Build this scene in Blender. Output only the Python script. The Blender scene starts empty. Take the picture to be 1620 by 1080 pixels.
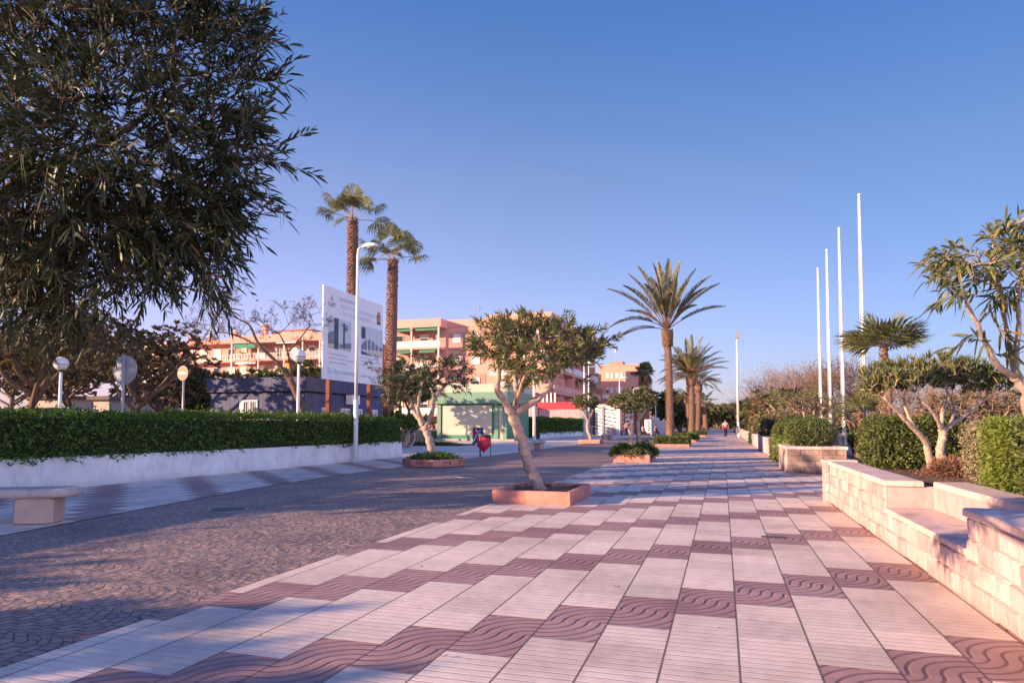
import bpy, math, random
import numpy as np
from mathutils import Vector
random.seed(7); np.random.seed(7)
PI = math.pi
scene = bpy.context.scene
COL = scene.collection

# ------------------------------------------------------------------ camera
FPX = 1076.0; HC = 1.3
PITCH = math.radians(3.1); V0 = 672-FPX*math.tan(PITCH); CAM = np.array((-.03, .13, HC)); YAW = math.atan((1143.8-810)/(FPX/math.cos(PITCH)))
cp, sp, cyw, syw = math.cos(PITCH), math.sin(PITCH), math.cos(YAW), math.sin(YAW)
cam = bpy.data.cameras.new('camera'); camo = bpy.data.objects.new('camera', cam); COL.objects.link(camo)
cam.sensor_width = 36; cam.lens = 36*FPX/1620; cam.shift_y = (V0-540)/1620; cam.clip_end = 6000; cam.clip_start = .05
camo.location = CAM; camo.rotation_euler = (PI/2+PITCH, 0, YAW)
scene.camera = camo

def ray(u, v):
    x = (u-810)/FPX; y = -(v-V0)/FPX
    fw = cp-y*sp; up = sp+y*cp
    return np.array((x*cyw-fw*syw, x*syw+fw*cyw, up)), fw
def P(u, v, F):
    """world point seen at photo pixel u,v at horizontal depth F metres"""
    r, fw = ray(u, v)
    return CAM+r*(F/fw)
def G(u, v, z=0.):
    r, fw = ray(u, v); t = (z-HC)/r[2]
    return np.array((r[0]*t, r[1]*t, z))

# ------------------------------------------------------------------ light
EL = math.radians(13.5); SAZ = (0.80, 0.60)          # light travels towards +x +y
sun = bpy.data.lights.new('sun', 'SUN'); suno = bpy.data.objects.new('sun', sun); COL.objects.link(suno)
sun.energy = 5.0; sun.angle = math.radians(.5); sun.color = (1, .69, .42)
sd = Vector((SAZ[0]*math.cos(EL), SAZ[1]*math.cos(EL), -math.sin(EL)))
suno.rotation_euler = sd.to_track_quat('-Z', 'Y').to_euler()
w = bpy.data.worlds.new('World'); scene.world = w; w.use_nodes = True
wn = w.node_tree; bg = wn.nodes['Background']
sky = wn.nodes.new('ShaderNodeTexSky'); sky.sky_type = 'NISHITA'; sky.sun_disc = False
sky.sun_elevation = EL; sky.sun_rotation = -math.atan2(-SAZ[0], -SAZ[1])
sky.air_density = 1.0; sky.dust_density = .6; sky.ozone_density = 3.0; sky.altitude = 0
tint = wn.nodes.new('ShaderNodeMix'); tint.data_type = 'RGBA'; tint.blend_type = 'MULTIPLY'
tint.inputs[0].default_value = 1
tc = wn.nodes.new('ShaderNodeTexCoord'); sx = wn.nodes.new('ShaderNodeSeparateXYZ'); wn.links.new(tc.outputs['Generated'], sx.inputs[0])
cr = wn.nodes.new('ShaderNodeValToRGB'); el_ = cr.color_ramp.elements; el_.new(.5); el_.new(.5); el_.new(.9)
for e_, (p_, c_) in zip(el_, [(.03, (.81, .575, .79)), (.16, (.93, .665, .82)), (.34, (.90, .715, .81)), (.60, (.44, .68, 1.0)), (1., (1.3, .95, 1.35))]): e_.position = p_; e_.color = (*c_, 1)
wn.links.new(sx.outputs[2], cr.inputs[0]); 
mpx = wn.nodes.new('ShaderNodeMapRange'); mpx.inputs[1].default_value = -1; wn.links.new(sx.outputs[0], mpx.inputs[0])
cx = wn.nodes.new('ShaderNodeValToRGB'); ex_ = cx.color_ramp.elements; ex_.new(.5)
for e_, (p_, c_) in zip(ex_, [(.17, (.86, .77, .79)), (.37, (.86, .87, .87)), (.64, (.93, 1.13, 1.22))]): e_.position = p_; e_.color = (*c_, 1)
wn.links.new(mpx.outputs[0], cx.inputs[0])
tm = wn.nodes.new('ShaderNodeMix'); tm.data_type = 'RGBA'; tm.blend_type = 'MULTIPLY'; tm.inputs[0].default_value = 1
wn.links.new(cr.outputs[0], tm.inputs[6]); wn.links.new(cx.outputs[0], tm.inputs[7]); wn.links.new(tm.outputs[2], tint.inputs[7])
wn.links.new(sky.outputs[0], tint.inputs[6]); wn.links.new(tint.outputs[2], bg.inputs[0])
bg.inputs[1].default_value = .115
vs = scene.view_settings; vs.view_transform = 'Standard'; vs.look = 'None'; vs.exposure = 1.12; vs.gamma = 1

# ------------------------------------------------------------------ node helpers
class X:
    nt = None
    def __init__(s, sock): s.s = sock
    @staticmethod
    def op(o, *a):
        n = X.nt.nodes.new('ShaderNodeMath'); n.operation = o
        for i, q in enumerate(a):
            if isinstance(q, X): X.nt.links.new(q.s, n.inputs[i])
            else: n.inputs[i].default_value = q
        return X(n.outputs[0])
    def __add__(s, o): return X.op('ADD', s, o)
    def __radd__(s, o): return X.op('ADD', o, s)
    def __sub__(s, o): return X.op('SUBTRACT', s, o)
    def __rsub__(s, o): return X.op('SUBTRACT', o, s)
    def __mul__(s, o): return X.op('MULTIPLY', s, o)
    __rmul__ = __mul__
    def __truediv__(s, o): return X.op('DIVIDE', s, o)
    def __lt__(s, o): return X.op('LESS_THAN', s, o)
    def __gt__(s, o): return X.op('GREATER_THAN', s, o)
    def floor(s): return X.op('FLOOR', s)
    def frac(s): return X.op('FRACT', s)
    def abs(s): return X.op('ABSOLUTE', s)
    def sqrt(s): return X.op('SQRT', s)
    def max(s, o): return X.op('MAXIMUM', s, o)
    def min(s, o): return X.op('MINIMUM', s, o)
    def mod(s, o): return X.op('FLOORED_MODULO', s, o)

def newmat(name):
    m = bpy.data.materials.new(name); m.use_nodes = True
    X.nt = m.node_tree
    return m, m.node_tree, m.node_tree.nodes['Principled BSDF']
def mixc(nt, fac, a, b, blend='MIX'):
    n = nt.nodes.new('ShaderNodeMix'); n.data_type = 'RGBA'; n.blend_type = blend
    for i, q in ((0, fac), (6, a), (7, b)):
        q = q.s if isinstance(q, X) else q
        if hasattr(q, 'is_output'): nt.links.new(q, n.inputs[i])
        elif i == 0: n.inputs[0].default_value = q
        else: n.inputs[i].default_value = (*q, 1) if len(q) == 3 else q
    return n.outputs[2]
def noise(nt, scale, detail=4, vec=None, rough=.55):
    n = nt.nodes.new('ShaderNodeTexNoise'); n.inputs['Scale'].default_value = scale
    n.inputs['Detail'].default_value = detail; n.inputs['Roughness'].default_value = rough
    if vec is None:
        g = nt.nodes.new('ShaderNodeNewGeometry'); vec = g.outputs['Position']
    nt.links.new(vec, n.inputs['Vector']); return X(n.outputs['Fac'])
def ramp(nt, fac, stops):
    n = nt.nodes.new('ShaderNodeValToRGB'); e = n.color_ramp.elements
    while len(e) < len(stops): e.new(.5)
    for k, (p, c) in enumerate(stops):
        e[k].position = p; e[k].color = (*c, 1)
    nt.links.new(fac.s if isinstance(fac, X) else fac, n.inputs[0]); return n.outputs[0]
def bump(nt, b, h, strength=.5, dist=.01):
    n = nt.nodes.new('ShaderNodeBump'); n.inputs['Strength'].default_value = strength; n.inputs['Distance'].default_value = dist
    nt.links.new(h.s, n.inputs['Height']); nt.links.new(n.outputs[0], b.inputs['Normal'])
def mat(name, c, rough=.75, var=.18, scale=2.5, bmp=0, bscale=30, metal=0, spec=.35, island=0, grime=0):
    m, nt, b = newmat(name)
    b.inputs['Roughness'].default_value = rough; b.inputs['Metallic'].default_value = metal
    b.inputs['Specular IOR Level'].default_value = spec
    lo = tuple(max(0, k*(1-var)) for k in c); hi = tuple(min(1, k*(1+var)) for k in c)
    nz = noise(nt, scale, 6)
    cc = ramp(nt, nz, [(.3, lo), (.7, hi)])
    if island:
        g = nt.nodes.new('ShaderNodeNewGeometry')
        cc = mixc(nt, 1., cc, ramp(nt, g.outputs['Random Per Island'], [(0, (1-island,)*3), (1, (1+island*.3,)*3)]), 'MULTIPLY')
    if grime:
        mp = nt.nodes.new('ShaderNodeMapping'); mp.inputs['Scale'].default_value = (1, 1, .5); g2 = nt.nodes.new('ShaderNodeNewGeometry'); nt.links.new(g2.outputs['Position'], mp.inputs['Vector'])
        gz = noise(nt, 4.2, 7, mp.outputs[0], .7); cc = mixc(nt, 1., cc, ramp(nt, gz, [(.34, (1-grime, 1-grime*1.05, 1-grime*1.1)), (.52, (1, 1, 1))]), 'MULTIPLY')
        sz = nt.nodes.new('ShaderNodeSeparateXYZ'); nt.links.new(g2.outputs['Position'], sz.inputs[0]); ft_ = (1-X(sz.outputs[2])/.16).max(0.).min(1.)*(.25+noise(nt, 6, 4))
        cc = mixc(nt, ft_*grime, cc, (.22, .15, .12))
    nt.links.new(cc, b.inputs['Base Color'])
    if bmp: bump(nt, b, noise(nt, bscale, 5), bmp, .02)
    return m
def leafmat(name, c1, c2, trans=.25, rough=.45, dead=None, deadp=.06):
    m, nt, b = newmat(name)
    g = nt.nodes.new('ShaderNodeNewGeometry')
    stops = [(0, c1), (1-deadp if dead else 1, c2)]
    if dead: stops.append((1-deadp*.5, dead))
    col = ramp(nt, g.outputs['Random Per Island'], stops)
    nt.links.new(col, b.inputs['Base Color']); b.inputs['Roughness'].default_value = rough
    b.inputs['Specular IOR Level'].default_value = .3
    t = nt.nodes.new('ShaderNodeBsdfTranslucent'); nt.links.new(mixc(nt, 1., col, (1.2, 1.3, .6), 'MULTIPLY'), t.inputs[0])
    mx = nt.nodes.new('ShaderNodeMixShader'); mx.inputs[0].default_value = trans
    nt.links.new(b.outputs[0], mx.inputs[1]); nt.links.new(t.outputs[0], mx.inputs[2])
    nt.links.new(mx.outputs[0], nt.nodes['Material Output'].inputs[0]); return m

# ------------------------------------------------------------------ mesh builder
class MB:
    def __init__(s): s.v = []; s.f = []; s.n = 0
    def add(s, v, f, mi=0, sm=False):
        v = np.asarray(v, float).reshape(-1, 3); f = np.asarray(f, int)
        s.v.append(v); s.f.append((f+s.n, mi, sm)); s.n += len(v)
    def box(s, x0, x1, y0, y1, z0, z1, mi=0):
        v = [(x, y, z) for z in (z0, z1) for y in (y0, y1) for x in (x0, x1)]
        s.add(v, [(0, 2, 3, 1), (4, 5, 7, 6), (0, 1, 5, 4), (2, 6, 7, 3), (0, 4, 6, 2), (1, 3, 7, 5)], mi)
    def bbox(s, x0, x1, y0, y1, z0, z1, b=.02, mi=0):
        """box with chamfered vertical and top edges"""
        o = [(x0+b, y0), (x1-b, y0), (x1, y0+b), (x1, y1-b), (x1-b, y1), (x0+b, y1), (x0, y1-b), (x0, y0+b)]
        cx, cy_ = (x0+x1)/2, (y0+y1)/2
        kx, ky = 1-b/max(1e-6, (x1-x0)/2), 1-b/max(1e-6, (y1-y0)/2)
        s.prism_rings([[(x, y, z0) for x, y in o], [(x, y, z1-b) for x, y in o], [(cx+(x-cx)*kx, cy_+(y-cy_)*ky, z1) for x, y in o]], mi)
    def prism_rings(s, rings, mi=0, sm=False, caps=True):
        k = len(rings[0]); v = [p for r in rings for p in r]; f = []
        for i in range(len(rings)-1):
            for j in range(k):
                f.append((i*k+j, i*k+(j+1) % k, (i+1)*k+(j+1) % k, (i+1)*k+j))
        s.add(v, f, mi, sm); m = s.n-len(v)
        if caps:
            s.f.append((np.array([[m+(len(rings)-1)*k+j for j in range(k)]]), mi, False))
            s.f.append((np.array([[m+k-1-j for j in range(k)]]), mi, False))
    def prism(s, poly, z0, z1, mi=0): s.prism_rings([[(x, y, z0) for x, y in poly], [(x, y, z1) for x, y in poly]], mi)
    def lathe(s, c, prof, n=20, mi=0, sm=True):
        rings = [[(c[0]+r*math.cos(2*PI*j/n), c[1]+r*math.sin(2*PI*j/n), c[2]+z) for j in range(n)] for r, z in prof]
        s.prism_rings(rings, mi, sm)
    def tube(s, pts, rad, n=6, mi=0, caps=True):
        pts = np.asarray(pts, float); k = len(pts)
        rad = np.full(k, rad) if np.isscalar(rad) else np.asarray(rad, float)
        T = np.gradient(pts, axis=0); T /= np.linalg.norm(T, axis=1)[:, None]+1e-9
        ref = np.array((0, 0, 1.)) if abs(T[:, 2]).mean() < .85 else np.array((1., 0, 0))
        A = np.cross(T, ref); A /= np.linalg.norm(A, axis=1)[:, None]+1e-9; B = np.cross(T, A)
        th = np.arange(n)*2*PI/n
        V = pts[:, None]+rad[:, None, None]*(np.cos(th)[None, :, None]*A[:, None]-np.sin(th)[None, :, None]*B[:, None])
        i, j = np.meshgrid(np.arange(k-1), np.arange(n), indexing='ij'); j2 = (j+1) % n
        f = np.stack([i*n+j, i*n+j2, (i+1)*n+j2, (i+1)*n+j], -1).reshape(-1, 4)
        s.add(V, f, mi, True)
        if caps and n > 3:
            m = s.n-k*n
            s.f.append((np.array([[m+(k-1)*n+q for q in range(n)]]), mi, False)); s.f.append((np.array([[m+n-1-q for q in range(n)]]), mi, False))
    def leaves(s, p, d, nrm, L, W, droop=0., mi=0, simple=False):
        p = np.asarray(p, float); n = len(p)
        if n == 0: return
        d = np.asarray(d, float); d = d/(np.linalg.norm(d, axis=1)[:, None]+1e-9)
        S = np.cross(d, nrm); S /= np.linalg.norm(S, axis=1)[:, None]+1e-9
        N = np.cross(S, d)
        L = np.broadcast_to(L, n)[:, None]; W = np.broadcast_to(W, n)[:, None]; dr = np.broadcast_to(droop, n)[:, None]
        dn = np.array((0, 0, -1.))
        if simple:
            V = np.stack([p, p+d*L*.45+S*W/2, p+d*L+dn*dr*L, p+d*L*.45-S*W/2], 1)
            f = (np.arange(n)*4)[:, None]+np.array([0, 1, 2, 3]); s.add(V, f, mi); return
        m1 = p+d*L*.33+dn*dr*L*.12+N*W*.12; m2 = p+d*L*.7+dn*dr*L*.5+N*W*.12
        V = np.stack([p, m1+S*W/2, m1-S*W/2, m2+S*W*.42, m2-S*W*.42, p+d*L+dn*dr*L], 1)
        o = (np.arange(n)*6)[:, None]
        b0 = s.n; s.v.append(V.reshape(-1, 3)); s.n += 6*n
        s.f.append((b0+o+np.array([2, 1, 3, 4]), mi, False)); s.f.append((b0+o+np.array([0, 1, 2]), mi, False)); s.f.append((b0+o+np.array([3, 5, 4]), mi, False))
    def build(s, name, mats, parent=None, loc=None):
        me = bpy.data.meshes.new(name)
        v = np.concatenate(s.v); me.vertices.add(len(v)); me.vertices.foreach_set('co', v.astype(np.float32).ravel())
        if loc is not None:
            me.vertices.foreach_set('co', (v-np.asarray(loc)).astype(np.float32).ravel())
        lv = np.concatenate([f.ravel() for f, _, _ in s.f]); tot = np.concatenate([np.full(len(f), f.shape[1]) for f, _, _ in s.f])
        me.loops.add(len(lv)); me.loops.foreach_set('vertex_index', lv.astype(np.int32))
        me.polygons.add(len(tot)); st = np.concatenate([[0], np.cumsum(tot)[:-1]])
        me.polygons.foreach_set('loop_start', st.astype(np.int32))
        try: me.polygons.foreach_set('loop_total', tot.astype(np.int32))
        except Exception: pass
        me.polygons.foreach_set('material_index', np.concatenate([np.full(len(f), mi) for f, mi, _ in s.f]).astype(np.int32))
        me.polygons.foreach_set('use_smooth', np.concatenate([np.full(len(f), sm) for f, _, sm in s.f]))
        me.update(calc_edges=True); me.validate()
        for m in (mats if isinstance(mats, (list, tuple)) else [mats]): me.materials.append(m)
        o = bpy.data.objects.new(name, me); COL.objects.link(o)
        if loc is not None: o.location = loc
        if parent is not None:
            o.parent = parent; off = Vector((0, 0, 0)); q = parent
            while q is not None: off += q.location; q = q.parent
            o.location = Vector(o.location)-off
        return o
def tag(o, label, cat, group=None):
    o['label'] = label; o['category'] = cat
    if group: o['group'] = group
    return o
def struct(o): o['kind'] = 'structure'; return o
def thing(name, label, cat, loc=(0, 0, 0), group=None):
    o = bpy.data.objects.new(name, None); COL.objects.link(o); o.location = [float(q) for q in loc]; o.empty_display_size = .2
    return tag(o, label, cat, group)
def nrmz(a): a = np.asarray(a, float); return a/(np.linalg.norm(a, axis=-1, keepdims=True)+1e-9)
def rnd(n): return nrmz(np.random.normal(size=(n, 3)))
def bez(a, b, c, n):
    t = np.linspace(0, 1, n)[:, None]; return (1-t)**2*np.asarray(a)+2*t*(1-t)*np.asarray(b)+t*t*np.asarray(c)
def smooth(pts, n=4):
    """Catmull-Rom through the points"""
    p = np.asarray(pts, float); p = np.vstack([2*p[0]-p[1], p, 2*p[-1]-p[-2]]); out = []
    for i in range(1, len(p)-2):
        for t in np.linspace(0, 1, n, endpoint=False):
            out.append(.5*((2*p[i])+(-p[i-1]+p[i+1])*t+(2*p[i-1]-5*p[i]+4*p[i+1]-p[i+2])*t*t+(-p[i-1]+3*p[i]-3*p[i+1]+p[i+2])*t**3))
    out.append(p[-2]); return np.array(out)
# ------------------------------------------------------------------ materials
def tile_mat(name, sgn, y0, grooved):
    m, nt, b = newmat(name)
    g = nt.nodes.new('ShaderNodeNewGeometry'); se = nt.nodes.new('ShaderNodeSeparateXYZ'); nt.links.new(g.outputs['Position'], se.inputs[0])
    x, y = X(se.outputs[0]), X(se.outputs[1]); W, T = .405, .395
    q = (x-.035)/W; col = q.floor(); fx = q.frac()
    yy = y-y0-col*(T*sgn); ti = yy/T; fm = (yy/(6*T)).frac()*6; ft = ti.frac()
    dark = fm < 2.
    cmb = nt.nodes.new('ShaderNodeCombineXYZ'); nt.links.new(col.s, cmb.inputs[0]); nt.links.new(ti.floor().s, cmb.inputs[1])
    wn_ = nt.nodes.new('ShaderNodeTexWhiteNoise'); wn_.noise_dimensions = '2D'; nt.links.new(cmb.outputs[0], wn_.inputs[0]); rv = X(wn_.outputs[0])
    n1 = noise(nt, 1.1, 5); n2 = noise(nt, 9, 6); n3 = noise(nt, 90, 3)
    jcol = ((fx-.5).abs() > .5-.0095-n2*.012)
    jrow = ((ft-.5).abs() > .494)
    if grooved:
        r1 = ((1-fx)*W*((1-fx)*W)+ft*T*(ft*T)).sqrt(); r2 = (fx*W*(fx*W)+(1-ft)*T*((1-ft)*T)).sqrt()
        top = fm > 1.
        r = top*r1+(1-top)*r2
        gs = ((r/.081).frac()-.5).abs(); sg = X.op('SMOOTH_MIN', gs*5., 1., .15)      # valley at .5 of period
        sg = (1-sg)*dark
        gl = ((yy/.079+.5).frac()-.5).abs()*(.079/.0085); gl = (1-gl.min(1.))*(1-dark)*(n1*1.7-.12).max(.15).min(1.)
    else:
        sg = dark*0.; gl = dark*0.
    c_light = ramp(nt, n1, [(.25, (.80, .62, .55)), (.75, (.88, .72, .655))])
    c_dark = ramp(nt, n1, [(.25, (.41, .235, .235)), (.75, (.50, .305, .305))])
    c = mixc(nt, dark, c_light, c_dark)
    c = mixc(nt, 1., c, ramp(nt, rv, [(0, (.84, .84, .84)), (.5, (.98, .98, .98)), (1, (1.08, 1.06, 1.05))]), 'MULTIPLY')
    c = mixc(nt, 1., c, ramp(nt, n2, [(.25, (.84, .83, .82)), (.6, (1.02, 1.02, 1.02))]), 'MULTIPLY')
    bl = noise(nt, .55, 7, None, .7); c = mixc(nt, 1., c, ramp(nt, bl, [(.35, (.80, .78, .77)), (.52, (1.0, 1.0, 1.0)), (.7, (1.04, 1.03, 1.02))]), 'MULTIPLY')
    bl2 = noise(nt, 3.1, 5, None, .65); c = mixc(nt, (bl2 > .665)*.22, c, (.34, .25, .23))
    c = mixc(nt, (rv > .93)*.20, c, (.42, .36, .35))
    st = noise(nt, 26, 2); c = mixc(nt, (st > .735)*.55, c, (.2, .15, .14))
    c = mixc(nt, sg*.62, c, (.085, .04, .045)); c = mixc(nt, gl*.30, c, (.30, .22, .2)); c = mixc(nt, jrow*.35, c, (.45, .34, .32))
    c = mixc(nt, jcol*.85, c, (.10, .07, .075))
    nt.links.new(c, b.inputs['Base Color']); b.inputs['Roughness'].default_value = .62; b.inputs['Specular IOR Level'].default_value = .3
    h = 1.-(sg*.9).max(gl*.75).max(jcol).max(jrow*.3)+n3*.12+n2*.1+rv*.12
    bump(nt, b, h, .8, .008); return m
def cobble_mat():
    m, nt, b = newmat('cobbles')
    g = nt.nodes.new('ShaderNodeNewGeometry'); se = nt.nodes.new('ShaderNodeSeparateXYZ'); nt.links.new(g.outputs['Position'], se.inputs[0])
    nz = nt.nodes.new('ShaderNodeTexNoise'); nz.inputs['Scale'].default_value = 5; nz.inputs['Detail'].default_value = 2
    nt.links.new(g.outputs['Position'], nz.inputs['Vector']); jit = X(nz.outputs['Fac'])-.5
    x, y = X(se.outputs[0])+jit*.09, X(se.outputs[1])+jit*.09
    CW = .62; a = ((y+.3)/CW).frac()*CW-CW/2
    bb = x-(.37*.37-a*a).sqrt()*1.0
    cmb = nt.nodes.new('ShaderNodeCombineXYZ'); nt.links.new((a+3.).s, cmb.inputs[0]); nt.links.new((bb+40.).s, cmb.inputs[1])
    bt = nt.nodes.new('ShaderNodeTexBrick'); nt.links.new(cmb.outputs[0], bt.inputs['Vector'])
    for k, v in (('Scale', 1), ('Mortar Size', .007), ('Mortar Smooth', .8), ('Bias', 0), ('Brick Width', .105), ('Row Height', .094)): bt.inputs[k].default_value = v
    bt.inputs['Color1'].default_value = (.31, .205, .19, 1); bt.inputs['Color2'].default_value = (.45, .30, .275, 1); bt.inputs['Mortar'].default_value = (.06, .05, .05, 1)
    n1 = noise(nt, .8, 5); n2 = noise(nt, 22, 6)
    c = mixc(nt, 1., bt.outputs['Color'], ramp(nt, n1, [(.3, (.66, .66, .70)), (.5, (1., 1., 1.)), (.7, (1.2, 1.16, 1.12))]), 'MULTIPLY')
    c = mixc(nt, 1., c, ramp(nt, n2, [(.25, (.75, .75, .75)), (.7, (1.1, 1.1, 1.1))]), 'MULTIPLY')
    nt.links.new(c, b.inputs['Base Color']); b.inputs['Roughness'].default_value = .6
    bump(nt, b, (1-X(bt.outputs['Fac']))*1.0+n2*.35+noise(nt, 7, 2)*1.4+X(bt.outputs['Color'])*1.2, 1., .022); return m

M = {}
M['tile'] = tile_mat('promenade_tiles', 1, 5.03+.395, True)
M['tile_l'] = tile_mat('pavement_tiles', -1, 1.05, False)
M['cobble'] = cobble_mat()
M['sand'] = mat('sandy_ground', (.34, .26, .20), .95, .3, .7, .3, 12)
M['soil'] = mat('soil', (.16, .10, .07), .95, .45, 7, .8, 30)
M['paving'] = mat('pale_paving', (.70, .58, .54), .75, .12, 1.2, .15, 40)
M['lowwall'] = mat('dull_render', (.42, .35, .33), .85, .12, 1)
M['asphalt'] = mat('asphalt', (.16, .14, .14), .9, .2, 1, .2, 60)
M['terra'] = mat('terracotta', (.68, .27, .22), .8, .14, 6, .3, 45, grime=.4)
M['stone'] = mat('cream_stone', (.64, .45, .475), .85, .12, 5, .55, 26, island=.28, grime=.32)
M['stoneshade'] = mat('shaded_stone', (.50, .34, .285), .85, .15, 5, .6, 26, island=.4, grime=.5)  # browner, darker stone copy; the planter front's shade is put into its colour
M['coping'] = mat('coping_stone', (.74, .54, .515), .8, .14, 5, .3, 40, grime=.35)
M['plaster'] = mat('cream_plaster', (.56, .375, .40), .85, .06, 3, .1, 50, grime=.3)
M['mortar'] = mat('mortar', (.46, .33, .31), .9, .15, 9, .2, 40)
M['whitewall'] = mat('white_render', (.77, .76, .79), .8, .09, 1.3, .25, 35, grime=.2)
M['white'] = mat('white_paint', (.86, .84, .86), .45, .05, 2)
M['whitemetal'] = mat('white_metal', (.78, .77, .78), .35, .05, 2)
M['grey'] = mat('grey_metal', (.34, .34, .37), .45, .12, 5, metal=.2)
M['dark'] = mat('dark_metal', (.05, .045, .05), .5, .2, 5)
M['rust'] = mat('rusty_steel', (.20, .075, .05), .8, .35, 9, .3, 40)
M['cabin'] = mat('blue_boards', (.08, .085, .17), .7, .2, 3, .1, 20)
M['cabin_gap'] = mat('board_gap', (.03, .03, .06), .8)
M['glass'] = mat('window_glass', (.05, .06, .08), .08, .2, 1, spec=.8)
M['shutter'] = mat('white_shutter', (.74, .66, .65), .6, .05, 2)
M['pink'] = mat('salmon_render', (.72, .365, .31), .85, .07, .25, .1, 8)
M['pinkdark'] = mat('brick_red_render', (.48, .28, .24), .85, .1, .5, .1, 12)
M['peach'] = mat('peach_render', (.74, .36, .28), .85, .06, .25)
M['brown'] = mat('brown_render', (.36, .20, .15), .85, .1, .5)
M['roofdark'] = mat('dark_roof', (.12, .09, .09), .8, .2, 1)
M['green'] = mat('kiosk_green', (.175, .30, .225), .5, .08, .8)
M['palegreen'] = mat('kiosk_pale', (.53, .50, .42), .6, .06, .8)
M['dkgreen'] = mat('kiosk_dark_green', (.06, .24, .16), .5, .1, 1)
M['awning'] = mat('green_awning', (.06, .25, .17), .8, .1, 2)
M['red'] = mat('red_paint', (.66, .03, .06), .4, .12, 4)
M['fascia'] = mat('red_fascia', (.80, .05, .08), .5, .08, 1)
M['yellow'] = mat('ochre_curtain', (.70, .33, .05), .8, .15, 1)
M['bark'] = mat('pale_bark', (.46, .33, .28), .9, .3, 14, .9, 32)
M['barkdark'] = mat('dark_bark', (.15, .095, .075), .9, .35, 9, .9, 20)
M['barkpink'] = mat('rosy_bark', (.24, .15, .125), .9, .3, 9, .6, 20)
M['barkbare'] = mat('brown_bark', (.15, .09, .07), .9, .3, 9, .5, 20)
M['palmtrunk'] = mat('palm_trunk', (.22, .125, .09), .95, .35, 10, 1., 18, island=.45)
M['washtrunk'] = mat('fan_palm_trunk', (.24, .125, .095), .95, .3, 8, .8, 18, island=.55)
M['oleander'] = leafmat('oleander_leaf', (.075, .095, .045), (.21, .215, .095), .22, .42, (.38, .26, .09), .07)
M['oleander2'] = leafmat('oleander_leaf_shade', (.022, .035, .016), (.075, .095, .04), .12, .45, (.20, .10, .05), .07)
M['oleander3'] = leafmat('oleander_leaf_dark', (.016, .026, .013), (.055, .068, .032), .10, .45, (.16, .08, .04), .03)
M['hedge'] = leafmat('hedge_leaf', (.03, .075, .012), (.13, .20, .03), .3, .4)
M['hedge2'] = leafmat('clipped_leaf', (.045, .07, .022), (.17, .19, .06), .22, .5)
M['lime'] = leafmat('lime_leaf', (.10, .15, .03), (.25, .29, .06), .3, .5)
M['greyleaf'] = leafmat('silver_leaf', (.22, .18, .12), (.42, .36, .25), .2, .7)
M['litter'] = leafmat('dry_leaves', (.16, .07, .05), (.36, .18, .13), .1, .8)
M['olive'] = leafmat('dusty_leaf', (.07, .058, .038), (.22, .16, .105), .2, .6)
M['tamarisk'] = leafmat('bare_twig_mass', (.20, .12, .095), (.42, .27, .20), .2, .8)
M['pine'] = leafmat('far_leaf', (.04, .055, .022), (.13, .13, .05), .2, .6)
M['frond'] = leafmat('date_frond', (.07, .085, .035), (.24, .22, .10), .2, .45, (.45, .27, .12), .12)
M['fan'] = leafmat('fan_leaf', (.09, .11, .05), (.29, .28, .13), .22, .42)
M['deadfan'] = leafmat('dry_fan', (.22, .13, .08), (.45, .30, .20), .2, .7)
M['core'] = mat('dark_filler', (.022, .028, .012), .95, .4, 6)  # dark filler added inside foliage to block light, also under the grass
M['skin'] = mat('skin', (.55, .30, .22), .6, .05)
M['hair'] = mat('hair', (.05, .03, .025), .7, .1)
M['cloth_grey'] = mat('grey_cloth', (.42, .42, .50), .9, .1, 8)
M['cloth_red'] = mat('red_cloth', (.65, .02, .05), .8, .1, 8)
M['cloth_dark'] = mat('dark_cloth', (.03, .03, .06), .9, .1, 8)
M['bluepaint'] = mat('blue_print', (.03, .08, .30), .4, .2, 3)
M['ink'] = mat('grey_ink', (.22, .24, .30), .6, .1, 3)
M['inklight'] = mat('pale_ink', (.52, .55, .64), .6, .1, 3)
M['inkdark'] = mat('dark_ink', (.09, .10, .13), .6, .2, 3)
M['inkteal'] = mat('teal_ink', (.30, .47, .55), .6, .1, 3)
M['carwhite'] = mat('car_white', (.75, .75, .76), .25, .03, 2, spec=.6)
M['carblue'] = mat('car_blue', (.06, .13, .24), .25, .05, 2, spec=.6)
M['rubber'] = mat('rubber', (.02, .02, .02), .8, .1, 4)
M['wood'] = mat('brown_wood', (.22, .11, .07), .7, .3, 5)
M['globe'] = mat('globe_glass', (.72, .70, .72), .25, .04, 2, spec=.5)

# ------------------------------------------------------------------ ground
XE = -3.75
def sheet(name, poly, z, m, seg=None):
    b = MB(); b.add([(x, y, z) for x, y in poly], [list(range(len(poly)))]); return struct(b.build(name, m))
sheet('ground', [(-1500, -300), (1500, -300), (1500, 3000), (-1500, 3000)], -.06, M['sand'])
roadL = [(-7.3, -30), (-7.5, 2.5), (-8.27, 6.1), (-8.56, 7.64), (-8.99, 9.91), (-9.4, 12.1), (-9.65, 15), (-9.7, 18.1), (-9.67, 25.3), (-9.47, 31.6), (-9.4, 60), (-9.4, 160)]
b = MB(); n = len(roadL)
b.add([(x, y, -.02) for x, y in roadL]+[(XE+.05, y, -.02) for x, y in roadL], [(i, n+i, n+i+1, i+1) for i in range(n-1)])
struct(b.build('road', M['cobble']))
b = MB()
b.add([(-17.5 if y > 26 else -13.0, y, -.012) for x, y in roadL]+[(x, y, -.012) for x, y in roadL], [(i, n+i, n+i+1, i+1) for i in range(n-1)])
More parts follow.
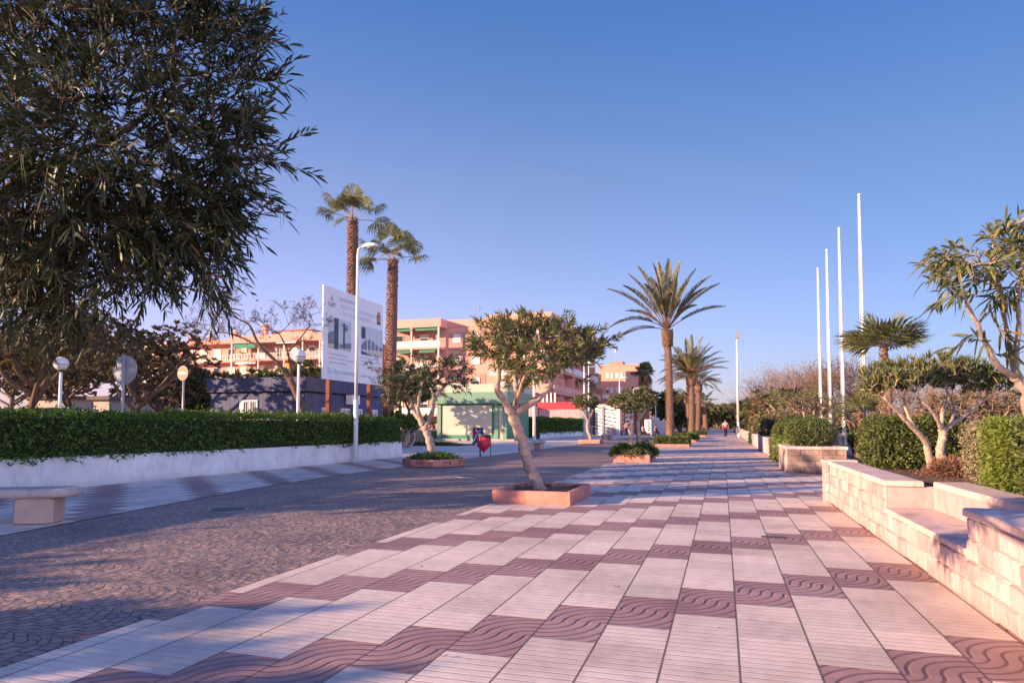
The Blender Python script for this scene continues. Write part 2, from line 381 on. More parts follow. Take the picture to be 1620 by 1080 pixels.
b.f[-1] = (b.f[-1][0][:8], 0, False); b.add([(x, y, -.012) for x, y in [(-17.5, 25.3), (-17.5, 160), (-9.4, 160), (-9.4, 60), (-9.47, 31.6), (-9.67, 25.3)]], [(5, 4, 3, 2, 1, 0)], 1)
b.add([(-30, 26.5, -.016), (-9.7, 26.5, -.016), (-9.7, 130, -.016), (-30, 130, -.016)], [(0, 1, 2, 3)], 1)
struct(b.build('pavement', [M['tile_l'], M['paving']]))
b = MB(); b.box(XE, 1.75, -30, 165, -.05, 0.)
b.box(1.75, 14, 13.05, 20.0, -.05, -.004)
struct(b.build('promenade', M['tile']))
sheet('parking_ground', [(-90, -25), (-13.7, -25), (-13.7, 26.4), (-17.6, 26.4), (-17.6, 93), (-90, 93)], -.03, M['asphalt'])
b = MB(); b.box(-90, -24.6, 5, 92, -.05, .7); struct(b.build('raised_parking_ground', M['asphalt']))
# manhole cover in the promenade
b = MB(); g0 = G(1190, 748); b.box(g0[0]-.28, g0[0]+.28, g0[1]-.5, g0[1]+.5, .001, .006); tag(b.build('manhole_cover', M['grey']), 'flat square metal cover set into the tiled promenade', 'cover')

# ------------------------------------------------------------------ stone walls
def blocks(b, face, c, a0, a1, z0, z1, rh=.17, bw=(.2, .46), mi=0):
    """coursed, slightly rough blocks on a vertical face; face '-x' or '-y' looks towards the camera"""
    nz = max(1, round((z1-z0)/rh)); h = (z1-z0)/nz
    for k in range(nz):
        a = a0; zz0, zz1 = z0+k*h+.004, z0+(k+1)*h-.004
        while a < a1-.02:
            wd = random.uniform(*bw); e = min(a1, a+wd)
            if a1-e < .12: e = a1
            d = random.uniform(.012, .028); i = .012
            q0, q1 = a+.004, e-.004
            j = lambda: random.uniform(-.0065, .0065)
            def pt(aa, z, dd): return (c-dd, aa, z) if face == '-x' else (aa, c-dd, z)
            v = [pt(q0, zz0, 0), pt(q1, zz0, 0), pt(q1, zz1, 0), pt(q0, zz1, 0),
                 pt(q0+i+j(), zz0+i+j(), d+j()), pt(q1-i+j(), zz0+i+j(), d+j()), pt(q1-i+j(), zz1-i+j(), d+j()), pt(q0+i+j(), zz1-i+j(), d+j())]
            f = [(4, 7, 6, 5), (0, 4, 5, 1), (1, 5, 6, 2), (2, 6, 7, 3), (3, 7, 4, 0)]
            if face == '-y': f = [t[::-1] for t in f]
            b.add(v, f, mi); a = e
wx = 1.685
t = thing('stone_wall', 'cream stone block wall with a built-in seat niche along the promenade', 'wall', (wx, 8, 0))
b = MB()
b.box(wx, 2.0, 8.6, 12.72, -.05, .63); b.box(wx, 2.42, 1.0, 5.95, -.05, .63); b.box(wx, 2.15, 5.95, 8.6, -.05, .34); b.box(2.152, 2.42, 5.95, 8.6, -.05, .63)
b.build('core', M['mortar'], t)
b = MB()
blocks(b, '-x', wx, 1.0, 5.95, 0, .63); blocks(b, '-x', wx, 5.95, 8.6, 0, .34); blocks(b, '-x', wx, 8.6, 12.72, 0, .63)
b.build('block_facing', M['stone'], t)
b = MB(); b.bbox(wx-.03, 2.05, 8.55, 12.74, .632, .69, .012); b.bbox(wx-.03, 2.46, 1.0, 5.99, .632, .69, .012); b.bbox(2.13, 2.46, 5.995, 8.545, .632, .69, .012)
b.build('coping', M['coping'], t)
b = MB(); b.bbox(wx-.028, 2.15, 5.955, 8.595, .342, .39, .01); b.build('seat', M['coping'], t)
b = MB(); b.box(2.138, 2.15, 5.96, 8.58, .392, .63); b.box(wx+.02, 2.137, 8.585, 8.599, .392, .63); b.build('niche_lining', M['plaster'], t)
b = MB(); b.box(1.60, 2.1, 12.745, 13.05, -.05, .66); blocks(b, '-y', 12.744, 1.60, 1.68, 0, .66, .17, (.1, .2), 1); b.bbox(1.58, 2.12, 12.75, 13.07, .662, .71, .01, 2)
b.build('end_pier', [M['plaster'], M['stone'], M['coping']], t)
b = MB(); b.add([(2.0, 8.7, .6), (2.42, 8.6, .6), (2.42, 1, .6), (9, 1, .6), (9, 13, .6), (2.0, 13, .6)], [list(range(6))]); struct(b.build('soil_bed', M['soil']))
t = thing('stone_planter', 'square brick-faced stone planter jutting into the promenade', 'planter', (2.3, 21.4, 0))
b = MB(); b.box(1.62, 3.1, 20.1, 22.7, -.05, .64); b.build('core', M['mortar'], t)
b = MB(); blocks(b, '-y', 20.1, 1.62, 3.1, 0, .64, .16, (.25, .5), 1); blocks(b, '-x', 1.62, 20.1, 22.7, 0, .64, .64, (.5, .9)); b.build('block_facing', [M['stone'], M['stoneshade']], t)
b = MB(); b.bbox(1.585, 3.14, 20.06, 20.4, .642, .72, .012); b.bbox(1.585, 1.9, 20.402, 22.74, .642, .72, .012); b.bbox(2.86, 3.14, 20.402, 22.74, .642, .72, .012); b.build('coping', M['coping'], t)
for i, (x, y0, y1, h, lab) in enumerate([(1.80, 28.2, 48, .74, 'long low cream wall running on behind the square stone planter'),
        (1.85, 51, 79, .78, 'low cream wall beside the tall lamp post'), (2.0, 86, 140, .8, 'farthest low cream wall on the promenade edge')]):
    t = thing('stone_wall', lab, 'wall', (x, y0, 0), 'low walls along the planted edge')
    b = MB(); b.box(x, x+.3, y0, y1, -.05, h-.06); b.build('core', M['plaster'], t)
    b = MB(); blocks(b, '-x', x, y0, y1, 0, h-.06, h-.06, (1.0, 3.2)); blocks(b, '-y', y0, x, x+.3, 0, h-.06, .3, (.3, .4)); b.build('block_facing', M['stone'], t)
    b = MB(); b.bbox(x-.03, x+.33, y0-.03, y1, h-.058, h, .01); b.build('coping', M['coping'], t)
# low dark grey boxes past the near wall
t = thing('dark_low_block', 'low dark grey block on the path behind the near stone wall', 'block', (4.4, 22, 0))
b = MB(); b.bbox(3.5, 4.2, 19.0, 20.6, -.05, .55, .02); b.bbox(4.25, 4.9, 18.4, 19.0, -.05, .5, .02); b.build('body', M['grey'], t)

# ------------------------------------------------------------------ left hedge wall, bench, lamps
HW = [(-13.0, -9), (-13.2, 4), (-13.25, 8.6), (-13.3, 11.3), (-12.95, 15.2), (-12.8, 21.9), (-12.85, 26.0)]
b = MB()
for (xa, ya), (xb, yb) in zip(HW[:-1], HW[1:]):
    b.prism([(xa, ya), (xb, yb), (xb-.28, yb), (xa-.28, ya)], -.05, .63)
tag(b.build('hedge_wall', M['whitewall']), 'long low white rendered wall below the trimmed left hedge', 'wall')

def hedge_cloud(b, pts, nrm, n_leaf, L, W, jit, mi=0):
    d = nrmz(nrm*.7+rnd(len(pts))*.9+np.array((0, 0, .25))); nn = nrmz(nrm+rnd(len(pts))*.8)
    b.leaves(pts, d, nn, L*np.random.uniform(.6, 1.25, len(pts)), W*np.random.uniform(.7, 1.2, len(pts)), np.random.uniform(-.1, .5, len(pts)), mi)
def lowfreq(p, s, seed):
    r = np.random.RandomState(seed); o = np.zeros(len(p))
    for k in range(7):
        v = r.normal(size=3)*s*(1+k*.45); o += np.sin(p@v+r.uniform(0, 6.3))/(1+.5*k)
    return o/2.2
def box_hedge(name, lab, cat, x0, x1, y0, y1, z0, z1, dens, L, W, ml, group=None, rough=.06, faces='-x+x-y+y+z', core=.1, bulge=0):
    b = MB(); c = core; zb = z0
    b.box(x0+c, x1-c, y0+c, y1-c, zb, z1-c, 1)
    P_, N_ = [], []
    dims = {'-x': (y1-y0)*(z1-z0), '+x': (y1-y0)*(z1-z0), '-y': (x1-x0)*(z1-z0), '+y': (x1-x0)*(z1-z0), '+z': (x1-x0)*(y1-y0)}
    for f in [faces[i:i+2] for i in range(0, len(faces), 2)]:
        n = int(dims[f]*dens); u = np.random.rand(n, 3); p = np.stack([x0+u[:, 0]*(x1-x0), y0+u[:, 1]*(y1-y0), z0+u[:, 2]*(z1-z0)], 1)
        ax = 'xyz'.index(f[1]); lo = (x0, y0, z0)[ax]; hi = (x1, y1, z1)[ax]; sg = 1 if f[0] == '+' else -1
        p[:, ax] = hi if sg > 0 else lo
        nn = np.zeros((n, 3)); nn[:, ax] = sg
        P_.append(p); N_.append(nn)
    p = np.concatenate(P_); nn = np.concatenate(N_)
    cen = np.array(((x0+x1)/2, (y0+y1)/2, (z0+z1)/2)); half = np.array((x1-x0, y1-y0, z1-z0))/2
    q = (p-cen)/half
    if bulge:
        r = np.linalg.norm(q, axis=1)[:, None]; p = cen+(p-cen)*(1-bulge+bulge*1.12/r)
        nn = nrmz(nn+q*bulge)
    p = p+nn*(lowfreq(p, 2.2, 3)*rough+np.abs(np.random.normal(size=len(p)))*-.05+np.random.uniform(-.03, .03, len(p)))[:, None]
    p[:, 2] = np.maximum(p[:, 2], z0+.01)
    hedge_cloud(b, p, nn, 0, L, W, 0)
    o = b.build(name, [ml, M['core']], None, ((x0+x1)/2, (y0+y1)/2, z0)); return tag(o, lab, cat, group)
# long hedge on the wall, following its bend
b = MB(); PP, NN = [], []
for (xa, ya), (xb, yb) in zip(HW[:-1], HW[1:]):
    z0, z1 = .5, (1.56 if ya > 8 else 2.0)  # stretch out of view made taller to lengthen its shadow on the road
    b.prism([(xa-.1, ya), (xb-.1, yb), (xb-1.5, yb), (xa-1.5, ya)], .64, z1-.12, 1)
    Lh = math.hypot(xb-xa, yb-ya); dn = 520 if ya >= 8 else 150
    n = int(Lh*(z1-z0)*dn); u = np.random.rand(n); zz = z0+np.random.rand(n)*(z1-z0)
    ya_, p = ya, np.stack([xa+(xb-xa)*u+.04, ya+(yb-ya)*u, zz], 1)
    p[:, 0] += np.where(zz < .66, .04, 0); PP.append(p); NN.append(np.tile((1., 0, .1), (n, 1)))
    n = int(Lh*1.6*dn*.8); u = np.random.rand(n); p = np.stack([xa+(xb-xa)*u-np.random.rand(n)*1.6+.03, ya+(yb-ya)*u, np.full(n, z1)], 1)
    PP.append(p); NN.append(np.tile((0., 0, 1.), (n, 1)))
    n = int(Lh*1.0*80); u = np.random.rand(n); p = np.stack([xa+(xb-xa)*u-1.6, ya+(yb-ya)*u, .5+np.random.rand(n)], 1)
    PP.append(p); NN.append(np.tile((-1., 0, .1), (n, 1)))
n = 900; p = np.stack([-12.9-np.random.rand(n)*1.5, np.full(n, 26.05), .6+np.random.rand(n)*.95], 1); PP.append(p); NN.append(np.tile((0, 1., .1), (n, 1)))
p = np.concatenate(PP); nn = np.concatenate(NN)
low = (p[:, 2] < .68) & (nn[:, 0] > .5); keep = ~low | (lowfreq(p, 1.9, 5)+(p[:, 2]-.6)*9 > .1); p, nn = p[keep], nn[keep]
p = p+nn*(lowfreq(p, 1.6, 9)*.07+lowfreq(p, 5, 11)*.05+np.random.uniform(-.1, .05, len(p)))[:, None]
hedge_cloud(b, p, nn, 0, .10, .038, 0)
up_ = np.where(nn[:, 2] > .9)[0]; up_ = np.random.choice(up_, 420)       # stray shoots standing out of the top
for i_ in up_:
    k_ = 7; hgt = random.uniform(.06, .26); q_ = p[i_]+np.array([(random.uniform(-.02, .02), random.uniform(-.02, .02), hgt*j/k_) for j in range(k_)])
    b.leaves(q_, rnd(k_)+np.array((0, 0, .9)), rnd(k_), .085, .03, .1)
tag(b.build('hedge', [M['hedge'], M['core']]), 'long dark green clipped hedge rising from the white wall', 'hedge')

def bench(x, y, rz, lab, grp=None):
    t = thing('bench', lab, 'bench', (x, y, 0), grp)
    b = MB(); o = []
    for sx in (-1, 1):
        for k in range(9):
            a = -PI/2+PI*k/8 if sx > 0 else PI/2+PI*k/8
            o.append((sx*1.05+.19*math.cos(a)*.9, .24*math.sin(a)))
    rings = []
    for z, e in ((.335, -.035), (.36, 0), (.42, 0), (.455, -.035)):
        rings.append([(px+e*math.copysign(1, px), py*(1+e*3.5), z) for px, py in o])
    b.prism_rings(rings, 0, True); s = b.build('seat', M['plaster_b'], None); s.parent = t
    for sx in (-.72, .72):
        b = MB(); b.bbox(sx-.24, sx+.24, -.2, .2, 0, .334, .03); s = b.build('pedestal', M['pinkstone'], None); s.parent = t
    t.rotation_euler = (0, 0, rz); return t
M['plaster_b'] = mat('bench_slab', (.50, .42, .40), .7, .1, 6, .15, 50, grime=.4)
M['pinkstone'] = mat('pink_pedestal', (.52, .36, .30), .85, .1, 6, .2, 40)
bench(-9.5, 6.75, math.radians(28), 'rounded stone slab bench on pink pedestals in front of the white hedge wall', 'stone benches')
bench(-9.6, 34.8, math.radians(80), 'stone bench beside the red litter bin and green kiosk', 'stone benches')
bench(-9.9, 60.5, math.radians(80), 'distant stone bench in front of the slatted terrace', 'stone benches')

def pole(b, x, y, z1, r0, r1, n=12, z0=0): b.tube([(x, y, z0), (x, y, z0+(z1-z0)*.5), (x, y, z1)], [r0, (r0+r1)/2, r1], n)
# tall street lamp at the hedge wall
lx, ly = -12.58, 21.75
t = thing('street_lamp', 'tall white street lamp with oval head standing against the white hedge wall', 'street lamp', (lx, ly, 0))
zt = 7.75
b = MB(); pole(b, lx, ly, 2.2, .085, .085); b.build('pole_base', M['whitemetal'], t)
b = MB(); b.tube([(lx, ly, 2.2), (lx, ly, 5), (lx, ly, zt-.35), (lx+.02, ly, zt-.1), (lx+.14, ly+.05, zt)], [.06, .055, .05, .045, .04], 10); b.build('pole', M['whitemetal'], t)
b = MB()
rings = []
for k in range(9):
    s = -1+2*k/8; r = math.sqrt(max(.0, 1-s*s))
    rings.append([(lx+.47+s*.36, ly+.05+max(.02, r*.17)*math.cos(q*PI/6), zt-.02+max(.02, r)*(.15 if math.sin(q*PI/6) > 0 else .05)*math.sin(q*PI/6)) for q in range(12)])
b.prism_rings(rings, 0, True); h = b.build('lamp_head', M['whitemetal'], t)
b = MB(); b.lathe((lx+.49, ly+.05, zt-.085), [(.0, 0), (.13, .005), (.12, .03)], 14); b.build('lens', M['grey'], h)

def globe_lamp(u, v, F, lab, band=True):
    c = P(u, v, F); t = thing('globe_lamp', lab, 'street lamp', (c[0], c[1], 0), 'globe lamps behind the hedge')
    b = MB(); pole(b, c[0], c[1], c[2]-.2, .065, .05, 10); b.build('pole', M['whitemetal'], t)
    b = MB(); b.lathe(c, [(.245*math.sin(PI*k/12)+.001, -.245*math.cos(PI*k/12)) for k in range(13)], 20); g = b.build('globe', M['globe'], t)
    b = MB(); b.lathe((c[0], c[1], c[2]-.03), [(.244, -.02), (.252, -.01), (.252, .01), (.244, .02)], 20); b.build('band', M['grey'], g)
    b = MB(); b.lathe((c[0], c[1], c[2]-.3), [(.06, 0), (.11, .06), (.1, .09)], 14); b.build('collar', M['dark'], t)
globe_lamp(97, 575, 24, 'white globe lamp on a thin pole left of the round sign')
globe_lamp(473, 563, 24.5, 'white globe lamp on a pole by the bare tree and billboard')

def road_sign(u, v, F, r, face_dir, lab, back):
    c = P(u, v, F); d = nrmz((*face_dir, 0)); s = np.array((-d[1], d[0], 0)); up = np.array((0, 0, 1.))
    t = thing('road_sign', lab, 'road sign', (c[0], c[1], 0), 'round road signs behind the hedge')
    b = MB(); q = c-d*.05; pole(b, q[0], q[1], c[2]+r*(1.0 if back else .6), .038, .038, 10); b.build('post', M['grey'], t)
    def disc(rr, z0, z1, k=28): return [[tuple(c+d*z+(s*math.cos(2*PI*j/k)+up*math.sin(2*PI*j/k))*rr) for j in range(k)] for z in (z0, z1)]
    b = MB(); b.prism_rings(disc(r, -.012, 0)); b.build('plate', M['grey'] if back else M['whitemetal'], t)
    b = MB(); b.prism_rings(disc(r*.97, .001, .005)); b.build('face', M['signred'], t)
    b = MB(); b.prism_rings([[tuple(c+d*z+s*a*r*.68+up*e*r*.17) for a, e in ((-1, -1), (1, -1), (1, 1), (-1, 1))] for z in (.006, .010)]); b.build('bar', M['white'], t)
M['signred'] = mat('sign_red', (.80, .13, .07), .5, .05)
road_sign(198, 585, 17, .37, (-.05, 1.), 'round road sign seen from its grey back on a pale post', True)
road_sign(289, 590, 24, .255, (-.1, -1.), 'small red no entry sign with a white bar in front of dark trees', False)
# ------------------------------------------------------------------ trees
def tree_mesh(limbs, lobes, ncl, nleaf, L, W, leafm, barkm, root, seed=1, twig_r=.008, simple=False, sidesL=8, droop=(0, .5), shell=.5, up=.4, spread=1.0, extra=(), leafpos=.6, nj=1.1, sprig=None, ang=.75, centre=None, lup=.12):
    """limbs: [(points, r0, r1)], lobes: [(centre, radii, weight)]; builds a trunk mesh and a crown mesh under root"""
    st = np.random.get_state(); np.random.seed(seed); rs = np.random
    tb = MB(); nodes = []; nr = []
    for pts, r0, r1 in limbs:
        q = smooth(pts, 5); rr = np.linspace(r0, r1, len(q))*(1+.10*np.sin(np.arange(len(q))*2.1+seed))
        q = q+rs.normal(size=q.shape)*rr[:, None]*.10
        tb.tube(q, rr, sidesL); nodes += list(q[len(q)//2:]); nr += list(rr[len(q)//2:])
    cl = []
    wt = np.array([l[2] for l in lobes], float); cnt = np.maximum(1, (wt/wt.sum()*ncl).astype(int))
    for (c, r, _), k in zip(lobes, cnt):
        d = rnd(k); rad = rs.uniform(shell, 1, k)**.6
        cl.append(np.asarray(c)+d*rad[:, None]*np.asarray(r))
    cl = np.concatenate(cl+[np.atleast_2d(e) for e in extra]) if len(extra) else np.concatenate(cl)
    nodes = np.array(nodes); nr = np.array(nr)
    order = np.argsort(((cl[:, None]-nodes[None])**2).sum(-1).min(1)); cl = cl[order]
    cap = len(nodes)+len(cl)*3; ND = np.zeros((cap, 3)); NR = np.zeros(cap); m = len(nodes); ND[:m] = nodes; NR[:m] = nr
    lp, ld = [], []
    for c in cl:
        dd = ((ND[:m]-c)**2).sum(1); i = int(np.argmin(dd)); a = ND[i]; r0 = max(twig_r, min(NR[i]*.7, .035, twig_r+.012*math.sqrt(dd[i])))
        ctrl = a+(c-a)*.45+np.array((0, 0, .18))*math.sqrt(dd[i])*.5+rs.normal(size=3)*.06*math.sqrt(dd[i])
        q = bez(a, ctrl, c, 5); tb.tube(q, np.linspace(r0, twig_r*.55, 5), 4 if r0 < .02 else 6, 0, False)
        ND[m:m+3] = q[[2, 3, 4]]; NR[m:m+3] = np.linspace(r0, twig_r, 4)[1:]; m += 3
        k = max(1, int(nleaf*rs.uniform(.6, 1.3))); tt = 1-leafpos*rs.rand(k)**1.6
        ln = math.sqrt(dd[i]); pos = bez(a, ctrl, c, 12)[np.clip((tt*11).astype(int), 0, 11)]
        if ln > 1.2: pos = c+(pos-c)*(1.2/ln)
        tw = nrmz(q[4]-q[3]+np.array((0, 0, .15))); lp.append(pos); ld.append(nrmz(tw*.75+rnd(k)*spread+np.array((0, 0, up))))
    if sprig:
        cen = np.asarray(centre) if centre is not None else np.average([l[0] for l in lobes], axis=0, weights=wt)
        m_ = len(cl); sdir = nrmz(nrmz(cl-cen)*.75+np.array((0, 0, up))+rnd(m_)*spread); sl = sprig[0]*rs.uniform(.55, 1.3, m_)
        bend = np.array((0, 0, -1.))*(sl*.12)[:, None]; e_ = cl+sdir*sl[:, None]+bend; hw = twig_r*.45
        for a_, q_, z_ in zip(cl, cl+sdir*sl[:, None]*.5, e_): tb.tube([a_, q_, z_], [hw*1.3, hw, hw*.5], 3, 0, False)
        k = sprig[1]; t_ = np.tile(np.linspace(.0, 1., k), m_)+rs.uniform(-.05, .05, m_*k); ii = np.repeat(np.arange(m_), k)
        lp = [cl[ii]+sdir[ii]*(sl[ii]*t_)[:, None]+bend[ii]*(t_**2)[:, None]]
        pr = nrmz(np.cross(sdir[ii], rnd(m_*k))); ld = [nrmz(sdir[ii]*(1-.35*ang+.35*t_[:, None]*ang)+pr*ang+np.array((0, 0, lup)))]
    lp = np.concatenate(lp); ld = np.concatenate(ld); n = len(lp)
    cb = MB(); cb.leaves(lp, ld, nrmz(rnd(n)*nj+np.array((0, 0, .6))), L*rs.uniform(.45, 1.25, n), W*rs.uniform(.75, 1.2, n), rs.uniform(droop[0], droop[1], n), 0, simple)
    np.random.set_state(st)
    tb.build('trunk', barkm, root); cb.build('crown', leafm, root)

def planter(x0, x1, y0, y1, h, lab, grp='terracotta tree planters', hole=True):
    t = thing('planter', lab, 'planter', ((x0+x1)/2, (y0+y1)/2, 0), grp); e = .09
    b = MB(); b.bbox(x0, x1, y0, y0+e, 0, h, .012); b.bbox(x0, x1, y1-e, y1, 0, h, .012); b.bbox(x0, x0+e, y0+e+.003, y1-e-.003, 0, h, .012); b.bbox(x1-e, x1, y0+e+.003, y1-e-.003, 0, h, .012)
    b.build('rim', M['terra'], t)
    b = MB(); n = 18; gx, gy = np.meshgrid(np.linspace(x0+e, x1-e, n), np.linspace(y0+e, y1-e, n)); gz = h-.06+.03*np.sin(gx*9)*np.cos(gy*7)+np.random.uniform(-.012, .012, gx.shape)
    v = np.stack([gx, gy, gz], -1).reshape(-1, 3); i, j = np.meshgrid(np.arange(n-1), np.arange(n-1)); k = (j*n+i).ravel(); b.add(v, np.stack([k, k+1, k+n+1, k+n], 1))
    b.build('soil', M['soil'], t); return t
def tuft(name, lab, c, r, h, n, L, W, ml, cat='plant', grp=None, simple=False):
    """low mound of leaves"""
    d = rnd(n); d[:, 2] = np.abs(d[:, 2]); p = np.asarray(c)+d*np.array((r[0], r[1], h))*np.random.uniform(.55, 1.0, n)[:, None]
    p[:, 2] += lowfreq(p, 6/max(r), 4)*h*.12
    p[:, 2] = np.maximum(p[:, 2], c[2]+.01)
    b = MB(); b.leaves(p, nrmz(d+rnd(n)*.8), rnd(n), L*np.random.uniform(.6, 1.2, n), W, np.random.uniform(0, .5, n), 0, simple)
    q = [(c[0]+r[0]*.62*math.cos(a)*s, c[1]+r[1]*.62*math.sin(a)*s, c[2]+z*h) for z, s in ((0, 1), (.45, .95), (.68, .45)) for a in np.linspace(0, 2*PI, 9)[:-1]]
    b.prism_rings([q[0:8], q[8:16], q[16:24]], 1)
    return tag(b.build(name, [ml, M['core']], None, c), lab, cat, grp)

def oleander(base, F, limbs_px, lobes_px, ncl, nleaf, L, W, lab, seed, mleaf='oleander', bark='bark', grp='oleander trees', extra_px=(), r=None, cat='tree', **kw):
    """limbs_px: [[(u,v,dF)...], r0, r1]; lobes_px: (u,v,dF,ru,rv,weight)"""
    t = thing('oleander_tree', lab, cat, base, grp)
    limbs = [([P(u, v, F+d) for u, v, d in pts], r0, r1) for pts, r0, r1 in limbs_px]
    limbs[0][0][0][:] = base
    s = F/FPX
    lobes = [(P(u, v, F+d), (ru*s, ru*s, rv*s), wgt) for u, v, d, ru, rv, wgt in lobes_px]
    tree_mesh(limbs, lobes, ncl, nleaf, L, W, M[mleaf], M[bark], t, seed, extra=[P(u, v, F+d) for u, v, d in extra_px], **kw)
    return t

# 1 leaning oleander in the big square planter
planter(-3.74, -2.40, 10.98, 12.75, .215, 'square terracotta planter holding the leaning oleander, nearest of its row')
B1 = np.array((-3.07, 11.75, .12)); F1 = 12.15
oleander(B1, F1, [
    ([(848, 778, 0), (838, 738, 0), (826, 695, .02), (812, 658, 0)], .105, .10),
    ([(812, 660, 0), (800, 638, -.1), (787, 617, -.2), (789, 597, -.3), (786, 570, -.35)], .075, .04),
    ([(813, 658, 0), (818, 630, .1), (815, 600, .2), (808, 570, .25)], .07, .035),
    ([(815, 655, 0), (842, 636, -.05), (862, 620, -.1), (885, 590, -.15), (905, 565, -.2)], .075, .035),
    ([(818, 632, .1), (835, 600, .4), (850, 565, .6)], .045, .025),
    ([(816, 640, .05), (826, 605, -.4), (840, 575, -.7)], .04, .02)],
    [(790, 540, -.2, 44, 32, 3), (830, 528, 0, 46, 30, 3.2), (868, 540, 0, 50, 36, 3.6), (850, 565, -.3, 60, 26, 2.4), (905, 552, -.1, 42, 28, 2.6), (938, 540, -.1, 22, 15, .8), (840, 555, .6, 70, 36, 2.5), (852, 575, -.6, 40, 26, 1.6), (820, 590, .1, 26, 20, .8)],
    500, 17, .145, .021, 'leaning oleander tree with forked pale trunk in the big square planter', 3, sprig=(.19, 20), up=.4, spread=.6, lup=.25, droop=(-.05, .35),
    extra_px=[(968, 533, -.1), (962, 540, 0), (955, 530, .1), (925, 601, -.2), (918, 608, -.1), (932, 606, -.15), (752, 545, -.2), (757, 560, -.1)])
# 2 dark oleander left of the road
t = thing('planter', 'low eight-sided terracotta planter edged round green ground cover beside the left pavement', 'planter', (-9.0, 20.5, 0), 'terracotta tree planters')
o8 = [(-9.0+1.02*math.cos(a+PI/8), 20.55+1.02*math.sin(a+PI/8)) for a in np.arange(8)*PI/4]; i8 = [(-9.0+(x+9)*.9, 20.55+(y-20.55)*.9) for x, y in o8]
b = MB(); k = 8
b.add([(x, y, 0) for x, y in o8]+[(x, y, .22) for x, y in o8]+[(x, y, .22) for x, y in i8]+[(x, y, .1) for x, y in i8], [(r*8+j, r*8+(j+1) % 8, r*8+8+(j+1) % 8, r*8+8+j) for r in range(3) for j in range(8)]); b.build('rim', M['terra'], t)
tuft('ground_cover', 'dense green ground cover filling the eight-sided planter', (-9.0, 20.55, .1), (.98, .98), .30, 2600, .11, .03, M['hedge'])
F2 = 22.1; B2 = np.array((-9.15, 20.75, .15))
oleander(B2, F2, [
    ([(685, 724, 0), (682, 705, 0), (676, 686, 0), (670, 674, 0)], .14, .12),
    ([(670, 675, 0), (658, 655, .1), (648, 632, .2), (640, 612, .2)], .09, .04),
    ([(671, 672, 0), (662, 650, -.3), (664, 625, -.5), (668, 605, -.5)], .08, .04),
    ([(673, 674, 0), (684, 650, -.1), (688, 632, -.2), (702, 612, -.2), (712, 598, -.2)], .085, .04),
    ([(688, 634, -.2), (686, 612, .3), (690, 590, .4)], .05, .03)],
    [(628, 600, 0, 32, 28, 2.4), (655, 592, -.4, 38, 26, 3), (690, 595, .2, 38, 28, 2.6), (716, 592, -.2, 28, 24, 1.8), (645, 615, .4, 36, 22, 1.6), (625, 622, -.3, 22, 16, .8)],
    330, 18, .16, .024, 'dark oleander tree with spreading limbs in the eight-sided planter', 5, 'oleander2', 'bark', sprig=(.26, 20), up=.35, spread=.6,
    extra_px=[(588, 578, 0), (583, 580, .1), (592, 585, -.1), (598, 575, 0), (716, 622, -.2), (738, 600, 0)])
# 3 round headed oleander further up the left side
planter(-9.9, -8.35, 47.9, 49.6, .26, 'distant terracotta planter under the round headed oleander')
oleander(np.array((-9.1, 48.7, .2)), 49.2, [
    ([(929, 694, 0), (930, 680, 0), (930, 664, 0)], .13, .11), ([(930, 665, 0), (922, 650, 0), (917, 640, 0)], .09, .05), ([(930, 665, 0), (937, 652, .2), (938, 640, .2)], .09, .05)],
    [(917, 636, 0, 13, 11, 1), (930, 632, 0, 15, 13, 1), (938, 638, 0, 11, 10, 1), (920, 642, -.4, 12, 8, .6)],
    260, 15, .22, .055, 'small round headed oleander standing left of the slatted terrace', 8, simple=True)
# 4 twin-stem oleander in planter two
planter(-3.75, -2.48, 24.2, 26.5, .26, 'second terracotta planter of the promenade row, full of low shrubs')
oleander(np.array((-3.2, 25.4, .2)), 25.2, [
    ([(1001, 722, 0), (998, 700, 0), (999, 680, 0), (1000, 655, 0)], .10, .06), ([(1003, 722, .1), (1010, 700, .1), (1009, 675, .1), (1012, 650, .1)], .11, .06),
    ([(1000, 668, 0), (985, 645, -.2)], .05, .03), ([(1010, 665, 0), (1026, 640, 0)], .05, .03)],
    [(978, 637, 0, 18, 13, 1.3), (998, 630, .2, 18, 14, 1.5), (1020, 635, 0, 20, 14, 1.5), (1002, 643, -.4, 26, 12, 1.2), (1015, 620, .1, 12, 8, .5)],
    320, 17, .17, .036, 'twin-stemmed oleander tree growing from the shrub-filled second planter', 11, simple=True)
for k, (x, y, r, h, lab) in enumerate([(-3.45, 24.75, .5, .42, 'low dark shrub at the left corner of the second planter'), (-2.75, 25.0, .52, .5, 'low dark shrub at the right corner of the second planter'), (-3.1, 24.6, .65, .3, 'pale green creeping plant on the front edge of the second planter')]):
    tuft('shrub', lab, (x, y, .2), (r, r*.9), h, 1500, .12, .035, M['hedge' if k < 2 else 'oleander'], 'shrub', 'low shrubs in the second planter')

